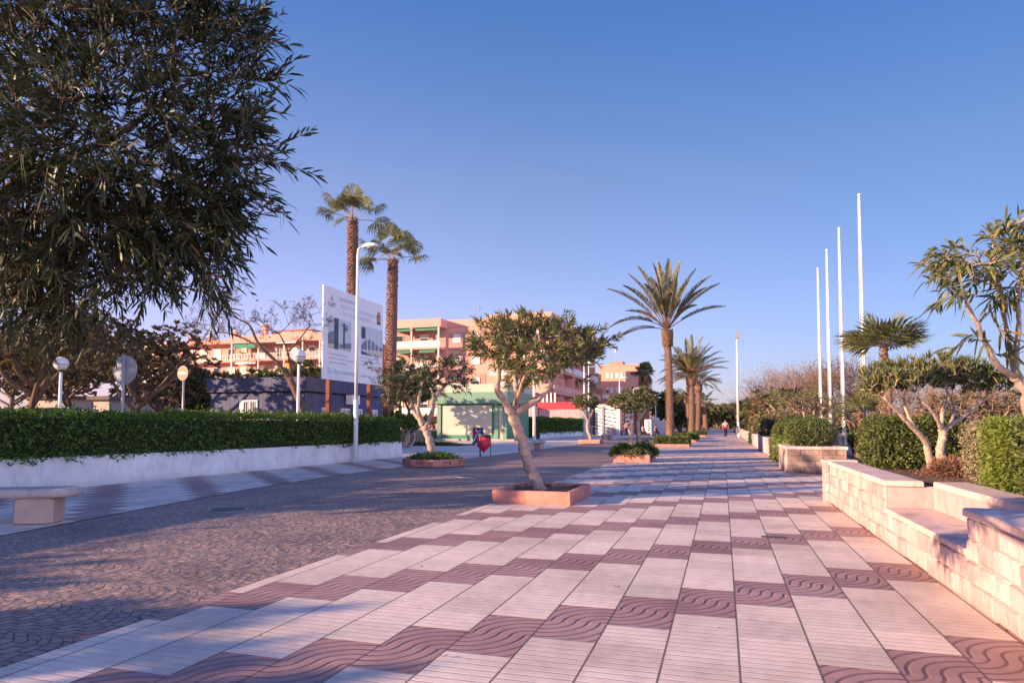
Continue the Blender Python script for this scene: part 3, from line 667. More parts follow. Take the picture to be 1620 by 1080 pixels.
# 5 right bed oleander
B5 = np.array((2.99, 11.25, .6)); F5 = 9.95
oleander(B5, F5, [
    ([(1476, 742, 0), (1487, 715, 0), (1492, 690, 0), (1490, 680, 0)], .062, .055),
    ([(1474, 742, .05), (1468, 715, .05), (1462, 695, 0), (1440, 672, -.1), (1420, 650, -.2), (1398, 628, -.3)], .055, .02),
    ([(1462, 695, 0), (1448, 678, .3), (1436, 655, .4), (1430, 632, .4)], .035, .018),
    ([(1490, 682, 0), (1484, 665, -.1), (1470, 645, -.2), (1450, 628, -.2)], .035, .016),
    ([(1491, 682, 0), (1490, 655, 0), (1500, 630, 0), (1496, 610, 0)], .035, .016),
    ([(1492, 682, 0), (1510, 668, 0), (1535, 650, .1), (1560, 630, .2)], .04, .016),
    ([(1503, 672, .2), (1510, 650, .4), (1505, 630, .5)], .025, .014)],
    [(1395, 602, 0, 40, 26, 2), (1440, 596, 0, 44, 27, 2.5), (1490, 590, .1, 48, 28, 2.8), (1540, 600, .1, 42, 28, 2.2), (1575, 605, .1, 26, 20, 1.1), (1420, 605, -.3, 40, 18, 1.4), (1500, 595, .4, 60, 20, 1.8), (1385, 615, 0, 20, 14, .7)],
    560, 19, .135, .0145, 'umbrella shaped oleander with forked pale stems behind the niche wall', 14, twig_r=.006, up=.6, spread=.85, nj=1.4, shell=.25, leafpos=.35, droop=(-.1, .2))
# 6 near oleander, upper right
B6 = np.array((3.25, 5.5, .6)); F6 = 5.6
t6 = thing('oleander_tree', 'tall sparse oleander with long drooping leaves leaning in at the far right', 'tree', B6, 'oleander trees')
lb = [([B6, P(1660, 680, F6), P(1625, 618, F6), P(1606, 594, F6)], .055, .045),
      ([P(1608, 596, F6), P(1580, 580, F6-.05), P(1560, 545, F6-.1), P(1545, 510, F6-.15), P(1528, 478, F6-.2)], .028, .014),
      ([P(1606, 594, F6), P(1598, 555, F6+.05), P(1590, 510, F6+.1), P(1582, 465, F6+.15), P(1575, 430, F6+.2)], .026, .013),
      ([P(1608, 594, F6), P(1608, 555, F6), P(1612, 510, F6), P(1610, 465, F6), P(1618, 420, F6)], .026, .013),
      ([P(1582, 465, F6+.15), P(1560, 430, F6+.1), P(1545, 405, F6)], .014, .008), ([P(1625, 618, F6), P(1660, 560, F6), P(1690, 480, F6)], .03, .014)]
tree_mesh(lb, [(P(1510, 440, F6-.2), (.16, .16, .19), 1), (P(1545, 410, F6), (.22, .25, .17), 1.6), (P(1585, 415, F6+.1), (.25, .3, .22), 2.2), (P(1625, 405, F6), (.28, .3, .25), 2.2), (P(1600, 450, F6), (.25, .25, .14), 1.1), (P(1680, 430, F6), (.3, .3, .4), 2)],
    95, 14, .16, .021, M['oleander'], M['bark'], t6, 21, twig_r=.006, shell=.2, droop=(.1, .9), sprig=(.16, 15), up=.3, spread=.7, ang=.85,
    extra=[P(1493, 420, F6), P(1488, 445, F6-.1), P(1495, 470, F6), P(1575, 560, F6), P(1562, 545, F6-.1), P(1580, 520, F6), P(1550, 530, F6-.1), P(1572, 378, F6), P(1590, 375, F6)])

# 7 near tree, upper left: crown hangs into the frame
T7 = np.array((-3.35, -.35, .1))
planter(-4.0, -2.6, -1.1, .3, .215, 'terracotta planter holding the big dark tree, just outside the left edge')
t7 = thing('oleander_tree', 'big dark oleander tree whose crown hangs over the upper left corner', 'tree', T7, 'oleander trees')
def p7(u, v, F): return P(u, v, F)
C7 = np.array((-3.25, 1.35, 2.95))
limbs7 = [([T7, T7+(-.02, .15, 1.0), T7+(.0, .45, 1.95)], .13, .10), ([T7+(.0, .45, 1.95), p7(-160, 330, 2.9), p7(60, 270, 3.1), p7(190, 210, 3.0), p7(300, 130, 3.0)], .035, .007),
          ([T7+(.0, .45, 1.95), p7(-160, 300, 2.9), p7(70, 340, 3.1), p7(230, 330, 3.0), p7(360, 270, 3.0)], .03, .006), ([T7+(.0, .45, 1.95), p7(-200, 200, 2.8), p7(-20, 60, 3.1), p7(120, -30, 3.1), p7(250, -90, 3.0)], .035, .007),
          ([T7+(.0, .45, 1.95), T7+(-.5, .9, 2.4), T7+(-.9, 1.3, 3.2)], .07, .02)]
sF = 1/FPX
def lob(u, v, F, ru, rv, rf, w_): return (P(u, v, F), ((ru*F*sF+rf)/2, (ru*F*sF+rf)/2, rv*F*sF), w_)
lobes7 = [lob(60, 110, 2.9, 130, 120, .5, 3), lob(180, 50, 2.9, 130, 100, .5, 3), lob(310, 35, 2.95, 85, 80, .35, 1.25), lob(310, 165, 2.95, 85, 90, .35, 1.2), lob(180, 205, 2.8, 120, 110, .5, 3), lob(70, 270, 3, 110, 110, .4, 3),
          lob(330, 240, 2.95, 75, 60, .25, .8), lob(215, 300, 3.0, 85, 60, .4, 1.7), lob(110, 355, 3.1, 110, 60, .5, 2.2), lob(55, 385, 3.3, 75, 60, .3, 2), lob(310, 315, 3.0, 55, 40, .25, 1.0), lob(245, 375, 3.1, 75, 35, .3, 1.0), lob(150, 425, 3.3, 110, 30, .35, 1.0), lob(300, 370, 3.05, 80, 50, .3, .8),
          lob(50, 450, 3.3, 90, 35, .3, 1.2), lob(110, 500, 3.4, 110, 30, .3, .8), lob(120, -80, 3.0, 220, 90, .7, 3), lob(375, 180, 3.0, 45, 110, .2, .45), lob(370, 60, 2.95, 45, 80, .2, .4), lob(345, 320, 3.0, 50, 50, .2, .3), lob(285, 420, 3.1, 90, 45, .3, .5)]
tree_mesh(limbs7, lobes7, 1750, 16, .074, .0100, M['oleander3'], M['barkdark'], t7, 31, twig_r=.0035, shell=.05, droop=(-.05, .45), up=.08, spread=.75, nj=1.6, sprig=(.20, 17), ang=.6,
    extra=[P(u, v, F) for u, v, F in [(425, 243, 2.95), (412, 255, 2.95), (400, 262, 2.95), (405, 245, 2.9), (385, 350, 3.0), (375, 335, 3.0), (392, 205, 2.9), (388, 120, 2.9), (390, 30, 2.9), (380, 60, 2.9), (365, 300, 3), (380, 175, 2.9), (290, 385, 3.1), (265, 410, 3.2), (225, 425, 3.2), (382, 95, 2.95), (305, 370, 3.1), (400, 232, 2.95), (240, 455, 3.3), (215, 440, 3.3), (330, 345, 3), (255, 440, 3.2)]])

# dark spreading trees behind the left hedge
def wood_tree(u, F, zc, r, lab, seed, ml='olive', lean=0, n=480, leaf=.22, wd=.09, grp='dark trees behind the left hedge', tr=.17, nl=24):
    g = P(u, 672, F); base = np.array((g[0], g[1], -.03)); t = thing('spreading_tree', lab, 'tree', base, grp); rs = np.random.RandomState(seed)
    top = base+np.array((lean, 0, zc*.62)); mid = base+np.array((lean*.2+rs.uniform(-.3, .3), 0, zc*.3))
    limbs = [([base, mid, top], tr, tr*.7)]
    for k in range(5):
        a = 2*PI*k/5+rs.uniform(-.4, .4); e = top+np.array((math.cos(a)*r[0]*.65, math.sin(a)*r[1]*.65, zc*.38+rs.uniform(-.2, .3)))
        limbs.append(([mid+(top-mid)*rs.uniform(.3, 1), (mid+e)/2+rs.normal(size=3)*.2, e], tr*.55, .04))
    lobes = []
    for k in range(13):
        a = rs.uniform(0, 2*PI); q = rs.uniform(.2, .75); lobes.append((top+np.array((math.cos(a)*r[0]*q, math.sin(a)*r[1]*q, zc*.38+rs.uniform(-.8, .5)*r[2])), (r[0]*.45, r[1]*.45, r[2]*.5), 1))
    tree_mesh(limbs, lobes, n, nl, leaf, wd, M[ml], M['barkdark'], t, seed, twig_r=.012, simple=True, shell=.25)
wood_tree(35, 26, 4.9, (3.0, 3.0, 1.7), 'dark spreading tree with a bent trunk at the far left behind the hedge', 41, lean=1.2)
wood_tree(120, 36, 5.1, (3.6, 3.2, 1.9), 'dusty spreading tree just right of the left globe lamp', 42, lean=-.8)
wood_tree(205, 31, 4.6, (3.0, 3.0, 1.6), 'dusty tree with crossing dark stems behind the grey sign back', 43, lean=1.0)
wood_tree(262, 38, 4.3, (3.0, 3.0, 1.7), 'dusty tree between the grey sign back and the no entry sign', 44, lean=-.5)
wood_tree(312, 40, 3.2, (2.2, 2.4, 1.9), 'dense dark bushy tree at the left end of the blue cabin', 45, 'pine', n=700)
wood_tree(-60, 30, 5.1, (3.4, 3.2, 1.9), 'dark spreading tree cut off by the left edge', 46, lean=.5)
wood_tree(150, 58, 6.8, (5, 3.5, 2.6), 'dusty tree bank behind the left globe lamp, far row', 47, n=800, leaf=.4, wd=.16)
wood_tree(20, 50, 6.4, (5, 3.5, 2.6), 'dusty tree at the left edge, far row', 48, n=800, leaf=.4, wd=.16)
wood_tree(265, 56, 4.0, (4.5, 3.5, 2.4), 'dusty tree behind the no entry sign, far row', 49, n=800, leaf=.4, wd=.16)
for k, (x, y, zc, r, lab) in enumerate([(-15.2, -5.6, 2.86, (1.8, 1.6, 1.1), 'spreading tree behind the hedge, outside the view, shading the foreground tiles'), (-17.4, -3.6, 2.55, (1.7, 1.5, 1.0), 'lower spreading tree outside the view, shading the foreground cobbles'),
        (-16.4, 2.9, 4.1, (1.5, 1.4, 1.7), 'spreading tree outside the view whose shade falls past the leaning oleander'), (-18.8, 5.2, 5.2, (1.9, 1.7, 2.0), 'taller spreading tree outside the view shading the middle of the road'), (-22.0, 6.6, 5.9, (2.2, 1.8, 2.2), 'tallest spreading tree outside the view shading the far promenade')]):
    base = np.array((x, y, 0)); t = thing('spreading_tree', lab, 'tree', base, 'dark trees behind the left hedge')
    top = base+np.array((0, 0, zc-.6))
    tree_mesh([([base, base+(.1, .1, 1.2), top], .17, .1)]+[([base+(0, 0, 1.6), top+(math.cos(a)*1.4, math.sin(a)*1.4, .4)], .08, .03) for a in (0, 1.3, 2.6, 3.9, 5.2)],
        [(top+(math.cos(a)*r[0]*.55, math.sin(a)*r[1]*.55, .3), (r[0]*.55, r[1]*.55, r[2]), 1) for a in (0, 1.05, 2.1, 3.15, 4.2, 5.25)]+[(top, (r[0]*.6, r[1]*.6, r[2]), 1)], 800 if k < 2 else 380, 30 if k < 2 else 26, .24, .10, M['pine'], M['barkdark'], t, 60+k, twig_r=.012, simple=True, shell=.15)

# bare tree in front of the cabin
def bare_tree(base, limbs, lab, seed, depth=4, grp=None, bark='barkpink', tw=.010, ln=.9, up=.25, nchild=3, name='bare_tree', fuzz=None, spread=.75):
    t = thing(name, lab, 'tree', base, grp); rs = np.random.RandomState(seed); b = MB(); tips = []
    def grow(p, d, L, r, k):
        mid = p+d*L*.5+rs.normal(size=3)*L*.05; e = p+nrmz(d+rs.normal(size=3)*.12+np.array((0, 0, up*.2)))*L
        b.tube([p, mid, e], [r, r*.85, max(.004, r*.68)], 5 if r > .02 else 3, 0, False)
        if k == 0: tips.append(e); return
        for c in range(nchild if k > 1 else nchild+1):
            q = p+(e-p)*(rs.uniform(.45, 1.) if c else 1.); nd = nrmz(d+rs.normal(size=3)*spread+np.array((0, 0, up)))
            grow(q, nd, L*rs.uniform(.6, .85), max(tw*.6, r*(.62 if c else .72)), k-1)
    for pts, r0, r1, L in limbs:
        q = smooth(pts, 5); b.tube(q, np.linspace(r0, r1, len(q)), 8)
        d = nrmz(q[-1]-q[-3])
        for c in range(nchild): grow(q[-1], nrmz(d+rs.normal(size=3)*.45), L, r1*.8, depth)
        for f in (.45, .7):
            i = int(len(q)*f); grow(q[i], nrmz(d*.6+rs.normal(size=3)*.7+np.array((0, 0, .3))), L*.8, r1*.6, depth-1)
    b.build('trunk', M[bark], t)
    if fuzz:
        tips = np.array(tips); n = fuzz[0]; i = rs.randint(0, len(tips), n); c = MB()
        c.leaves(tips[i]+rs.normal(size=(n, 3))*fuzz[1], rnd(n)+np.array((0, 0, .5)), rnd(n), fuzz[2]*rs.uniform(.5, 1.2, n), fuzz[3], .1, 0, True); c.build('crown', M[fuzz[4]], t)
    return t
Fb = 25.6; bb = P(480, 668, Fb); bb[2] = 0
bare_tree(bb, [([bb, P(478, 650, Fb), P(468, 620, Fb), P(458, 598, Fb)], .16, .12, .01),
               ([P(460, 602, Fb), P(440, 575, Fb-.2), P(410, 545, Fb-.4), P(395, 515, Fb-.5), P(378, 505, Fb-.6)], .085, .026, .62),
               ([P(425, 560, Fb-.3), P(395, 540, Fb), P(365, 528, Fb+.2), P(335, 524, Fb+.3)], .05, .018, .55),
               ([P(461, 600, Fb), P(458, 570, Fb+.2), P(452, 548, Fb+.3), P(442, 528, Fb+.3)], .065, .024, .55),
               ([P(457, 555, Fb+.3), P(475, 535, Fb+.5), P(490, 515, Fb+.6)], .04, .018, .5)],
          'leafless tree with forked pinkish branches in front of the blue cabin', 5, 4, None, 'barkbare', .011, .9, .2, fuzz=(260, .1, .14, .05, 'litter'))
# ------------------------------------------------------------------ palms
def frond(b, a, e, arch, L, nl=44, wd=.03, side=.35, vee=.5):
    a = np.asarray(a, float); e = np.asarray(e, float); ln = np.linalg.norm(e-a)
    c = a+(e-a)*.5+np.array((0, 0, 1.))*arch*ln
    q = bez(a, c, e, 14); b.tube(q, np.linspace(.035, .008, 14), 4, 1, False)
    t = np.repeat(np.linspace(.24, 1., nl), 2); sg = np.tile((1., -1.), nl)
    p = (1-t)[:, None]**2*a+2*(t*(1-t))[:, None]*c+t[:, None]**2*e
    T = nrmz(2*(1-t)[:, None]*(c-a)+2*t[:, None]*(e-c)); up = np.array((0, 0, 1.)); S = np.cross(T, up); bad = np.linalg.norm(S, axis=1) < .2
    S[bad] = (1, 0, 0); S = nrmz(S); N = np.cross(S, T)
    env = np.clip(np.sin(np.clip((t-.2)/.8, 0, 1)**.7*PI*.88+.22), .25, 1)
    d = nrmz(S*sg[:, None]*.62+T*.8+N*vee+rnd(len(t))*.13)
    b.leaves(p, d, N+rnd(len(t))*.2, side*env*np.random.uniform(.85, 1.15, len(t)), wd, .12, 0, True)
def scales(b, c0, c1, r0, r1, n, sz, mi=0, out=.5, upd=1.):
    """spiral of old leaf bases on a palm trunk"""
    t = np.linspace(0, 1, n); a = np.arange(n)*2.39996; c = np.asarray(c0)[None]*(1-t)[:, None]+np.asarray(c1)[None]*t[:, None]
    r = r0+(r1-r0)*t; o = np.stack([np.cos(a), np.sin(a), 0*a], 1); p = c+o*(r*.96)[:, None]
    s = np.stack([-np.sin(a), np.cos(a), 0*a], 1); z = np.array((0, 0, 1.))
    for k in range(n):
        q = sz*random.uniform(.7, 1.25); dn = o[k]*q*out+z*q*upd
        b.add([p[k]-s[k]*q*.55, p[k]+s[k]*q*.55, p[k]+s[k]*q*.35+dn, p[k]-s[k]*q*.35+dn, p[k]+o[k]*q*.45+z*q*.2], [(0, 1, 4), (1, 2, 4), (2, 3, 4), (3, 0, 4)], mi)
def date_palm(base, top, rt, lab, tips, Lside=.42, nfill=10, R=3.4, seed=1, grp='date palms along the promenade', nl=46, wd=.035, hang=0):
    base = np.asarray(base, float); top = np.asarray(top, float); t = thing('date_palm', lab, 'palm tree', base, grp); rs = np.random.RandomState(seed)
    b = MB(); h = top[2]-base[2]; q = np.linspace(0, 1, 22)
    rr = rt*(1.18-.3*np.clip(q*3, 0, 1)+.05*np.sin(q*70)); k = q > .86; rr[k] = rt*(.9+.62*np.sin((q[k]-.86)/.14*PI*.86))
    b.tube(base+(top-base)*q[:, None]+np.stack([np.sin(q*3)*rt*.25, q*0, q*0], 1), rr, 14)
    scales(b, base+(0, 0, .1), base+(top-base)*.86, rt*1.05, rt*.86, int(70*h), .085, out=.35, upd=.8)
    scales(b, base+(top-base)*.86, top, rt*1.15, rt*1.25, 230, .15, out=.6, upd=1.)
    b.build('trunk', M['palmtrunk'], t)
    b = MB(); o = top+np.array((0, 0, .1))
    for e in tips: frond(b, o, e, .16 if e[2] > o[2]+.3 else .32, R, nl, wd, Lside)
    for k in range(nfill):
        a = rs.uniform(0, 2*PI); el = rs.uniform(-.1-hang, 1.25); L = R*rs.uniform(.8, 1.05)
        e = o+np.array((math.cos(a)*math.cos(el), math.sin(a)*math.cos(el), math.sin(el)))*L; frond(b, o, e, .2, L, nl, wd, Lside)
    b.build('crown', [M['frond'], M['palmtrunk']], t); return t
Fp = 43.2
pb = np.array((-3.15, 43.2, 0.)); pt = P(1055.5, 524, Fp)
tips = [P(u, v, Fp+d) for u, v, d in [(961, 457, .3), (986, 452, -1.4), (994, 434, 1.2), (1009, 422, -.8), (1033, 418, .6), (1041, 416, -1.0), (1058, 410, .2), (1077, 413, .8), (1101, 426, -.6), (1126, 436, 1.0), (1138, 449, -1.2), (1118, 455, 1.6), (1147, 485, .4), (963, 519, -.5), (1020, 450, -2.0), (1070, 440, -2.2), (1090, 445, 2.4), (1030, 440, 2.4)]]
date_palm(pb, pt, .235, 'tall date palm with a bulging trunk top, nearest on the promenade', tips, .58, 5, 3.8, 2, nl=100, wd=.05)
q = date_palm((-2.6, 60, 0), P(1093, 596, 58.1), .29, 'second date palm of the promenade row, twin of the one beside it', [P(u, v, 58.1+d) for u, v, d in [(1042, 569, 0), (1058, 560, 1), (1085, 536, 0), (1094, 530, -1), (1112, 533, 1), (1123, 543, 0), (1142, 555, 0), (1154, 572, -1), (1152, 583, 1), (1043, 590, .5), (1062, 590, -1), (1045, 604, 0), (1070, 600, -1.5), (1090, 560, -2), (1108, 560, -2)]], .58, 30, 3.0, 4, hang=.4, nl=44, wd=.05)
date_palm((-2.9, 83, 0), P(1105, 609, 80.1), .32, 'third date palm, shorter, with drooping fronds to the right', [P(u, v, 80.1+d) for u, v, d in [(1128, 586, 0), (1140, 592, -1), (1142, 607, 0), (1130, 600, 1), (1085, 590, 0), (1128, 616, -1)]], .6, 24, 3.3, 6, hang=.5, nl=36, wd=.05)
date_palm((-4.6, 98, 0), P(1088, 630, 95), .36, 'thin distant date palm half hidden behind the second palm', [], .5, 24, 2.3, 8, hang=.4, nl=26, wd=.06)
date_palm((-2.7, 112, 0), P(1113, 640, 107.8), .4, 'low distant date palm at the end of the promenade row', [], .6, 26, 2.6, 9, hang=.6, nl=26, wd=.07)

def fan(b, c, d, up, R, n=24, span=2.1, droop=.3, mi=0, wseg=1.0):
    """one palmate leaf: centre c, facing direction d (outwards), up"""
    d = nrmz(d); s = nrmz(np.cross(d, up)); u = np.cross(s, d)
    a = np.linspace(-span, span, n); L = R*(1-.22*(np.abs(a)/span)**2)*np.random.uniform(.93, 1.05, n)
    dirs = d[None]*np.cos(a)[:, None]+s[None]*np.sin(a)[:, None]
    w_ = 2*R*.62*math.sin(span/n)*wseg; side = np.cross(dirs, u); fold = u[None]*np.where(np.arange(n) % 2, .03, -.03)[:, None]*R
    p0 = c+dirs*.02; p1 = c+dirs*(L*.62)[:, None]+fold+np.array((0, 0, -1))*(L*droop*.12)[:, None]; p2 = c+dirs*(L*.93)[:, None]+np.array((0, 0, -1))*(L*droop*np.random.uniform(.5, 1.3, n))[:, None]
    V = np.stack([p0, p1+side*w_/2, p2, p1-side*w_/2], 1); b.add(V.reshape(-1, 3), (np.arange(n)*4)[:, None]+np.array([0, 1, 2, 3]), mi)
def fan_palm(base, top, rt, lab, n, pet, R, seed, grp, skirt=0, elmin=-.5, elmax=1.3, dirs=None, droop=.5, trunk='washtrunk', nsc=None, sc=.12, span=1.9, seg=24):
    base = np.asarray(base, float); top = np.asarray(top, float); t = thing('fan_palm', lab, 'palm tree', base, grp); rs = np.random.RandomState(seed)
    b = MB(); q = np.linspace(0, 1, 14); lean = (top-base)
    b.tube(base+lean*q[:, None]+np.stack([np.sin(q*PI)*.12, 0*q, 0*q], 1), rt*(1.12-.12*q), 12)
    scales(b, base, top, rt, rt*1.02, nsc or int(60*lean[2]), sc, out=.55, upd=.9)
    b.build('trunk', M[trunk], t)
    b = MB()
    dd = [np.array(k, float) for k in dirs] if dirs else []
    while len(dd) < n:
        a = len(dd)*2.39996+rs.uniform(-.3, .3); el = rs.uniform(elmin, elmax); dd.append(np.array((math.cos(a)*math.cos(el), math.sin(a)*math.cos(el), math.sin(el))))
    for v in dd:
        v = nrmz(v); e = top+v*pet*rs.uniform(.85, 1.1)+np.array((0, 0, -.05)); q = bez(top, top+v*pet*.5+np.array((0, 0, .12*pet)), e, 5); b.tube(q, .022, 4, 1, False)
        up = nrmz(np.array((0, 0, 1.))-v*v[2]*.9+rs.normal(size=3)*.15); fan(b, e, v*.8+np.array((0, 0, .1)), up, R*rs.uniform(.85, 1.1), seg, span, droop)
    b.build('crown', [M['fan'], M['bark']], t)
    if skirt:
        b = MB(); m = skirt; a = rs.uniform(0, 2*PI, m); z = rs.uniform(-3.2, .1, m); o = np.stack([np.cos(a), np.sin(a), 0*a], 1)
        p = top+o*rt+np.stack([0*a, 0*a, z], 1); b.leaves(p, o*.75+np.array((0, 0, -.7))+rs.normal(size=(m, 3))*.15, o, rs.uniform(.8, 1.7, m), .28, .4, 0, True); b.build('dry_skirt', M['deadfan'], t)
    return t
def cdir(du, dv, df): return np.array((cyw, syw, 0))*du+np.array((0, 0, 1.))*dv+np.array((-syw, cyw, 0))*df
Fw = 41
w1 = P(555, 672, Fw); w1[2] = 0
fan_palm(w1, P(558, 350, Fw), .28, 'taller fan palm with a reddish scaly trunk behind the billboard', 12, 1.6, 1.3, 3, 'tall fan palms behind the cabin',
    dirs=[cdir(-1, .35, -.3), cdir(-.75, .75, -.2), cdir(-.45, 1.2, .3), cdir(.15, 1.2, -.6), cdir(.35, 1.1, .5), cdir(1, .45, -.3), cdir(.8, .2, .6), cdir(-.5, .4, .9), cdir(.2, .5, -1)], droop=.42, sc=.15, seg=34)
w2 = P(612, 672, 40); w2[2] = 0
fan_palm(w2, P(622, 412, 40), .265, 'shorter fan palm with a reddish scaly trunk right of the billboard', 13, 1.45, 1.15, 4, 'tall fan palms behind the cabin',
    dirs=[cdir(-1, .65, -.2), cdir(-.75, .9, .4), cdir(-.9, -.05, -.5), cdir(-.1, 1.2, -.4), cdir(.45, .95, .2), cdir(1, .65, -.3), cdir(1, .3, .4), cdir(.5, .25, -.9), cdir(-.2, .6, .9), cdir(-.4, .2, -.9)], droop=.42, sc=.14, seg=34)
g = P(1021, 672, 122); g[2] = 0
fan_palm(g, P(1020, 588, 122), .5, 'distant fan palm with a hanging skirt of dry fronds beside the peach block', 40, 1.2, 1.25, 5, 'distant fan palms', 170, -.3, 1.4, droop=.5, sc=.3, nsc=120, seg=14)
# right hand fan palms behind the stone wall
g = P(1395, 672, 16.4); g[2] = .3
fan_palm(g, P(1398, 549, 16.4), .075, 'fan palm with a broad flat grey-green head above the umbrella oleander', 12, .3, 1.0, 7, 'fan palms on the planted side', 0, .1, 1.0,
    dirs=[cdir(-1, .25, -.2), cdir(-.9, .35, .4), cdir(-.5, .55, -.6), cdir(.05, .6, -.9), cdir(.5, .5, -.6), cdir(.9, .3, -.3), cdir(1, .2, .2), cdir(.6, .4, .7), cdir(-.4, .5, .8), cdir(0, .7, .3), cdir(.35, .7, .1), cdir(-.35, .7, .0)], droop=.15, sc=.07, span=1.45, seg=30, trunk='palmtrunk')
g = P(1358, 672, 22.5); g[2] = .2
fan_palm(g, P(1361, 652, 22.5), .13, 'low fan palm between the flagpoles and the umbrella oleander', 12, .4, .82, 9, 'fan palms on the planted side', 0, -.1, 1.2, droop=.18, sc=.08, span=1.5, seg=28, trunk='palmtrunk')
g = P(1194, 672, 62); g[2] = 0
fan_palm(g, P(1194, 650, 62), .32, 'distant stubby fan palm among shrubs right of the lamp post', 22, .8, 1.0, 12, 'fan palms on the planted side', 0, -.2, 1.2, droop=.4, sc=.25, seg=16)

# clipped box hedges round the date palms, low terracotta kerbs
for k, (x0, x1, y0, y1, lab) in enumerate([(-4.1, -1.95, 41.8, 44.6, 'nearest clipped hedge square around the tall date palm'), (-4.0, -1.95, 54.5, 60.5, 'second clipped hedge square around the twin date palm'), (-3.9, -1.9, 80, 84, 'third clipped hedge square under the shorter date palm')]):
    planter(x0, x1, y0, y1, .16, lab.replace('clipped hedge square', 'low terracotta kerb'), 'terracotta kerbs under the palms')
    box_hedge('box_hedge', lab, 'hedge', x0+.06, x1-.06, y0+.06, y1-.06, .12, .62 if k else .6, 260 if k == 0 else 160, .10, .05, M['hedge2' if k != 1 else 'hedge'], 'clipped hedges round the palms', .05)

# ------------------------------------------------------------------ right bed planting
box_hedge('clipped_shrub', 'dark green rounded clipped shrub behind the wall, left of the umbrella oleander', 'shrub', 2.2, 3.7, 12.05, 13.3, .58, 1.43, 1500, .05, .026, M['hedge2'], 'clipped shrubs in the right bed', .05, core=.16, bulge=.55)
box_hedge('clipped_shrub', 'silvery brown clipped round shrub between the oleander stems and green hedge', 'shrub', 2.78, 3.6, 8.75, 10.0, .58, 1.36, 2600, .028, .013, M['greyleaf'], 'clipped shrubs in the right bed', .02, core=.12, bulge=.35)
box_hedge('clipped_shrub', 'bright lime green shrub at the left end of the right hedge', 'shrub', 2.60, 3.2, 8.0, 8.72, .58, 1.37, 2300, .07, .014, M['lime'], 'clipped shrubs in the right bed', .04, core=.14, bulge=.25)
box_hedge('clipped_shrub', 'big leafy green hedge shrub at the right edge behind the stone wall', 'shrub', 2.62, 5.2, 5.6, 8.05, .58, 1.36, 1500, .055, .026, M['hedge2'], 'clipped shrubs in the right bed', .06, core=.12, bulge=.12)
box_hedge('clipped_shrub', 'dim green hedge shrub behind the big leafy one', 'shrub', 3.3, 7.5, 8.3, 9.6, .58, 1.38, 600, .06, .03, M['hedge2'], 'clipped shrubs in the right bed', .06, core=.14, bulge=.15)
tuft('dry_plant', 'mound of dry reddish stems at the foot of the umbrella oleander', (3.0, 10.95, .6), (.36, .36), .26, 2600, .08, .01, M['litter'])
def sprinkle(name, lab, n, fx, L, W, m):
    p = np.array([fx() for _ in range(n)]); b = MB(); d = rnd(n); d[:, 2] *= .2; b.leaves(p, d, np.tile((0, 0, 1.), (n, 1))+rnd(n)*.3, L*np.random.uniform(.5, 1.2, n), W, .0, 0, True); o = tag(b.build(name, m), lab, 'litter'); o['kind'] = 'stuff'
sprinkle('leaf_litter', 'dry fallen leaves on the raised soil bed', 1500, lambda: (random.uniform(2.05, 4.2), random.uniform(8.8, 12.9), .612+random.random()*.02), .07, .02, M['litter'])
sprinkle('planter_litter', 'dry leaves and chips lying in the leaning oleander planter', 420, lambda: (random.uniform(-3.62, -2.52), random.uniform(11.1, 12.6), .185+random.random()*.03), .06, .018, M['litter'])
sprinkle('pavement_litter', 'few dead leaves scattered over the tiles', 90, lambda: (random.uniform(-3.6, 1.6), random.uniform(3.2, 30), .006+random.random()*.006), .06, .016, M['litter'])

# shrubs along the planted side, receding
rs_ = np.random.RandomState(5)
SH = [(1.75, 3.0, 20.5, 22.4, .66, 1.45, 'hedge2', 'yellow-green shrub filling the square stone planter'),
      (1.75, 2.4, 23.2, 27.9, .0, .78, 'lime', 'low clipped hedge strip between the stone planter and the cream wall'),
      (2.2, 3.3, 26.5, 28.5, .0, 1.55, 'hedge', 'dark square clipped shrub left of the stone planter shrub'),
      (2.1, 3.8, 29, 34, .3, 1.45, 'hedge2', 'rounded mid green shrub above the cream wall'),
      (2.1, 4.5, 35, 42, .3, 1.75, 'olive', 'dusty rounded shrub further along the cream wall'),
      (2.2, 4.5, 43, 50, .3, 1.9, 'hedge2', 'green shrub near the far end of the long cream wall'),
      (1.75, 2.2, 48.2, 50.6, .0, .8, 'hedge2', 'small clipped hedge block in the gap between two cream walls'),
      (5.2, 8.5, 29, 34, .0, 1.3, 'hedge', 'dark green shrub behind the flagpoles'),
      (4.0, 5.6, 21.5, 23.0, .0, .9, 'hedge', 'low green shrub beside the low fan palm'),
      (2.3, 5.5, 55, 66, .3, 1.9, 'olive', 'dusty shrub bank behind the wall beside the tall lamp post'),
      (2.4, 7.5, 70, 84, .3, 2.4, 'pine', 'dark shrub bank beyond the tall lamp post')]
for x0, x1, y0, y1, z0, z1, m, lab in SH:
    ds = 420 if y0 < 30 else 90 if y0 < 50 else 35; L = .07 if y0 < 30 else .16 if y0 < 50 else .3
    box_hedge('shrub', lab, 'shrub', x0, x1, y0, y1, z0, z1, ds, L, L*.5, M[m], 'shrubs along the planted edge', .16, core=.26, bulge=.8 if 'clipped' not in lab else .1)
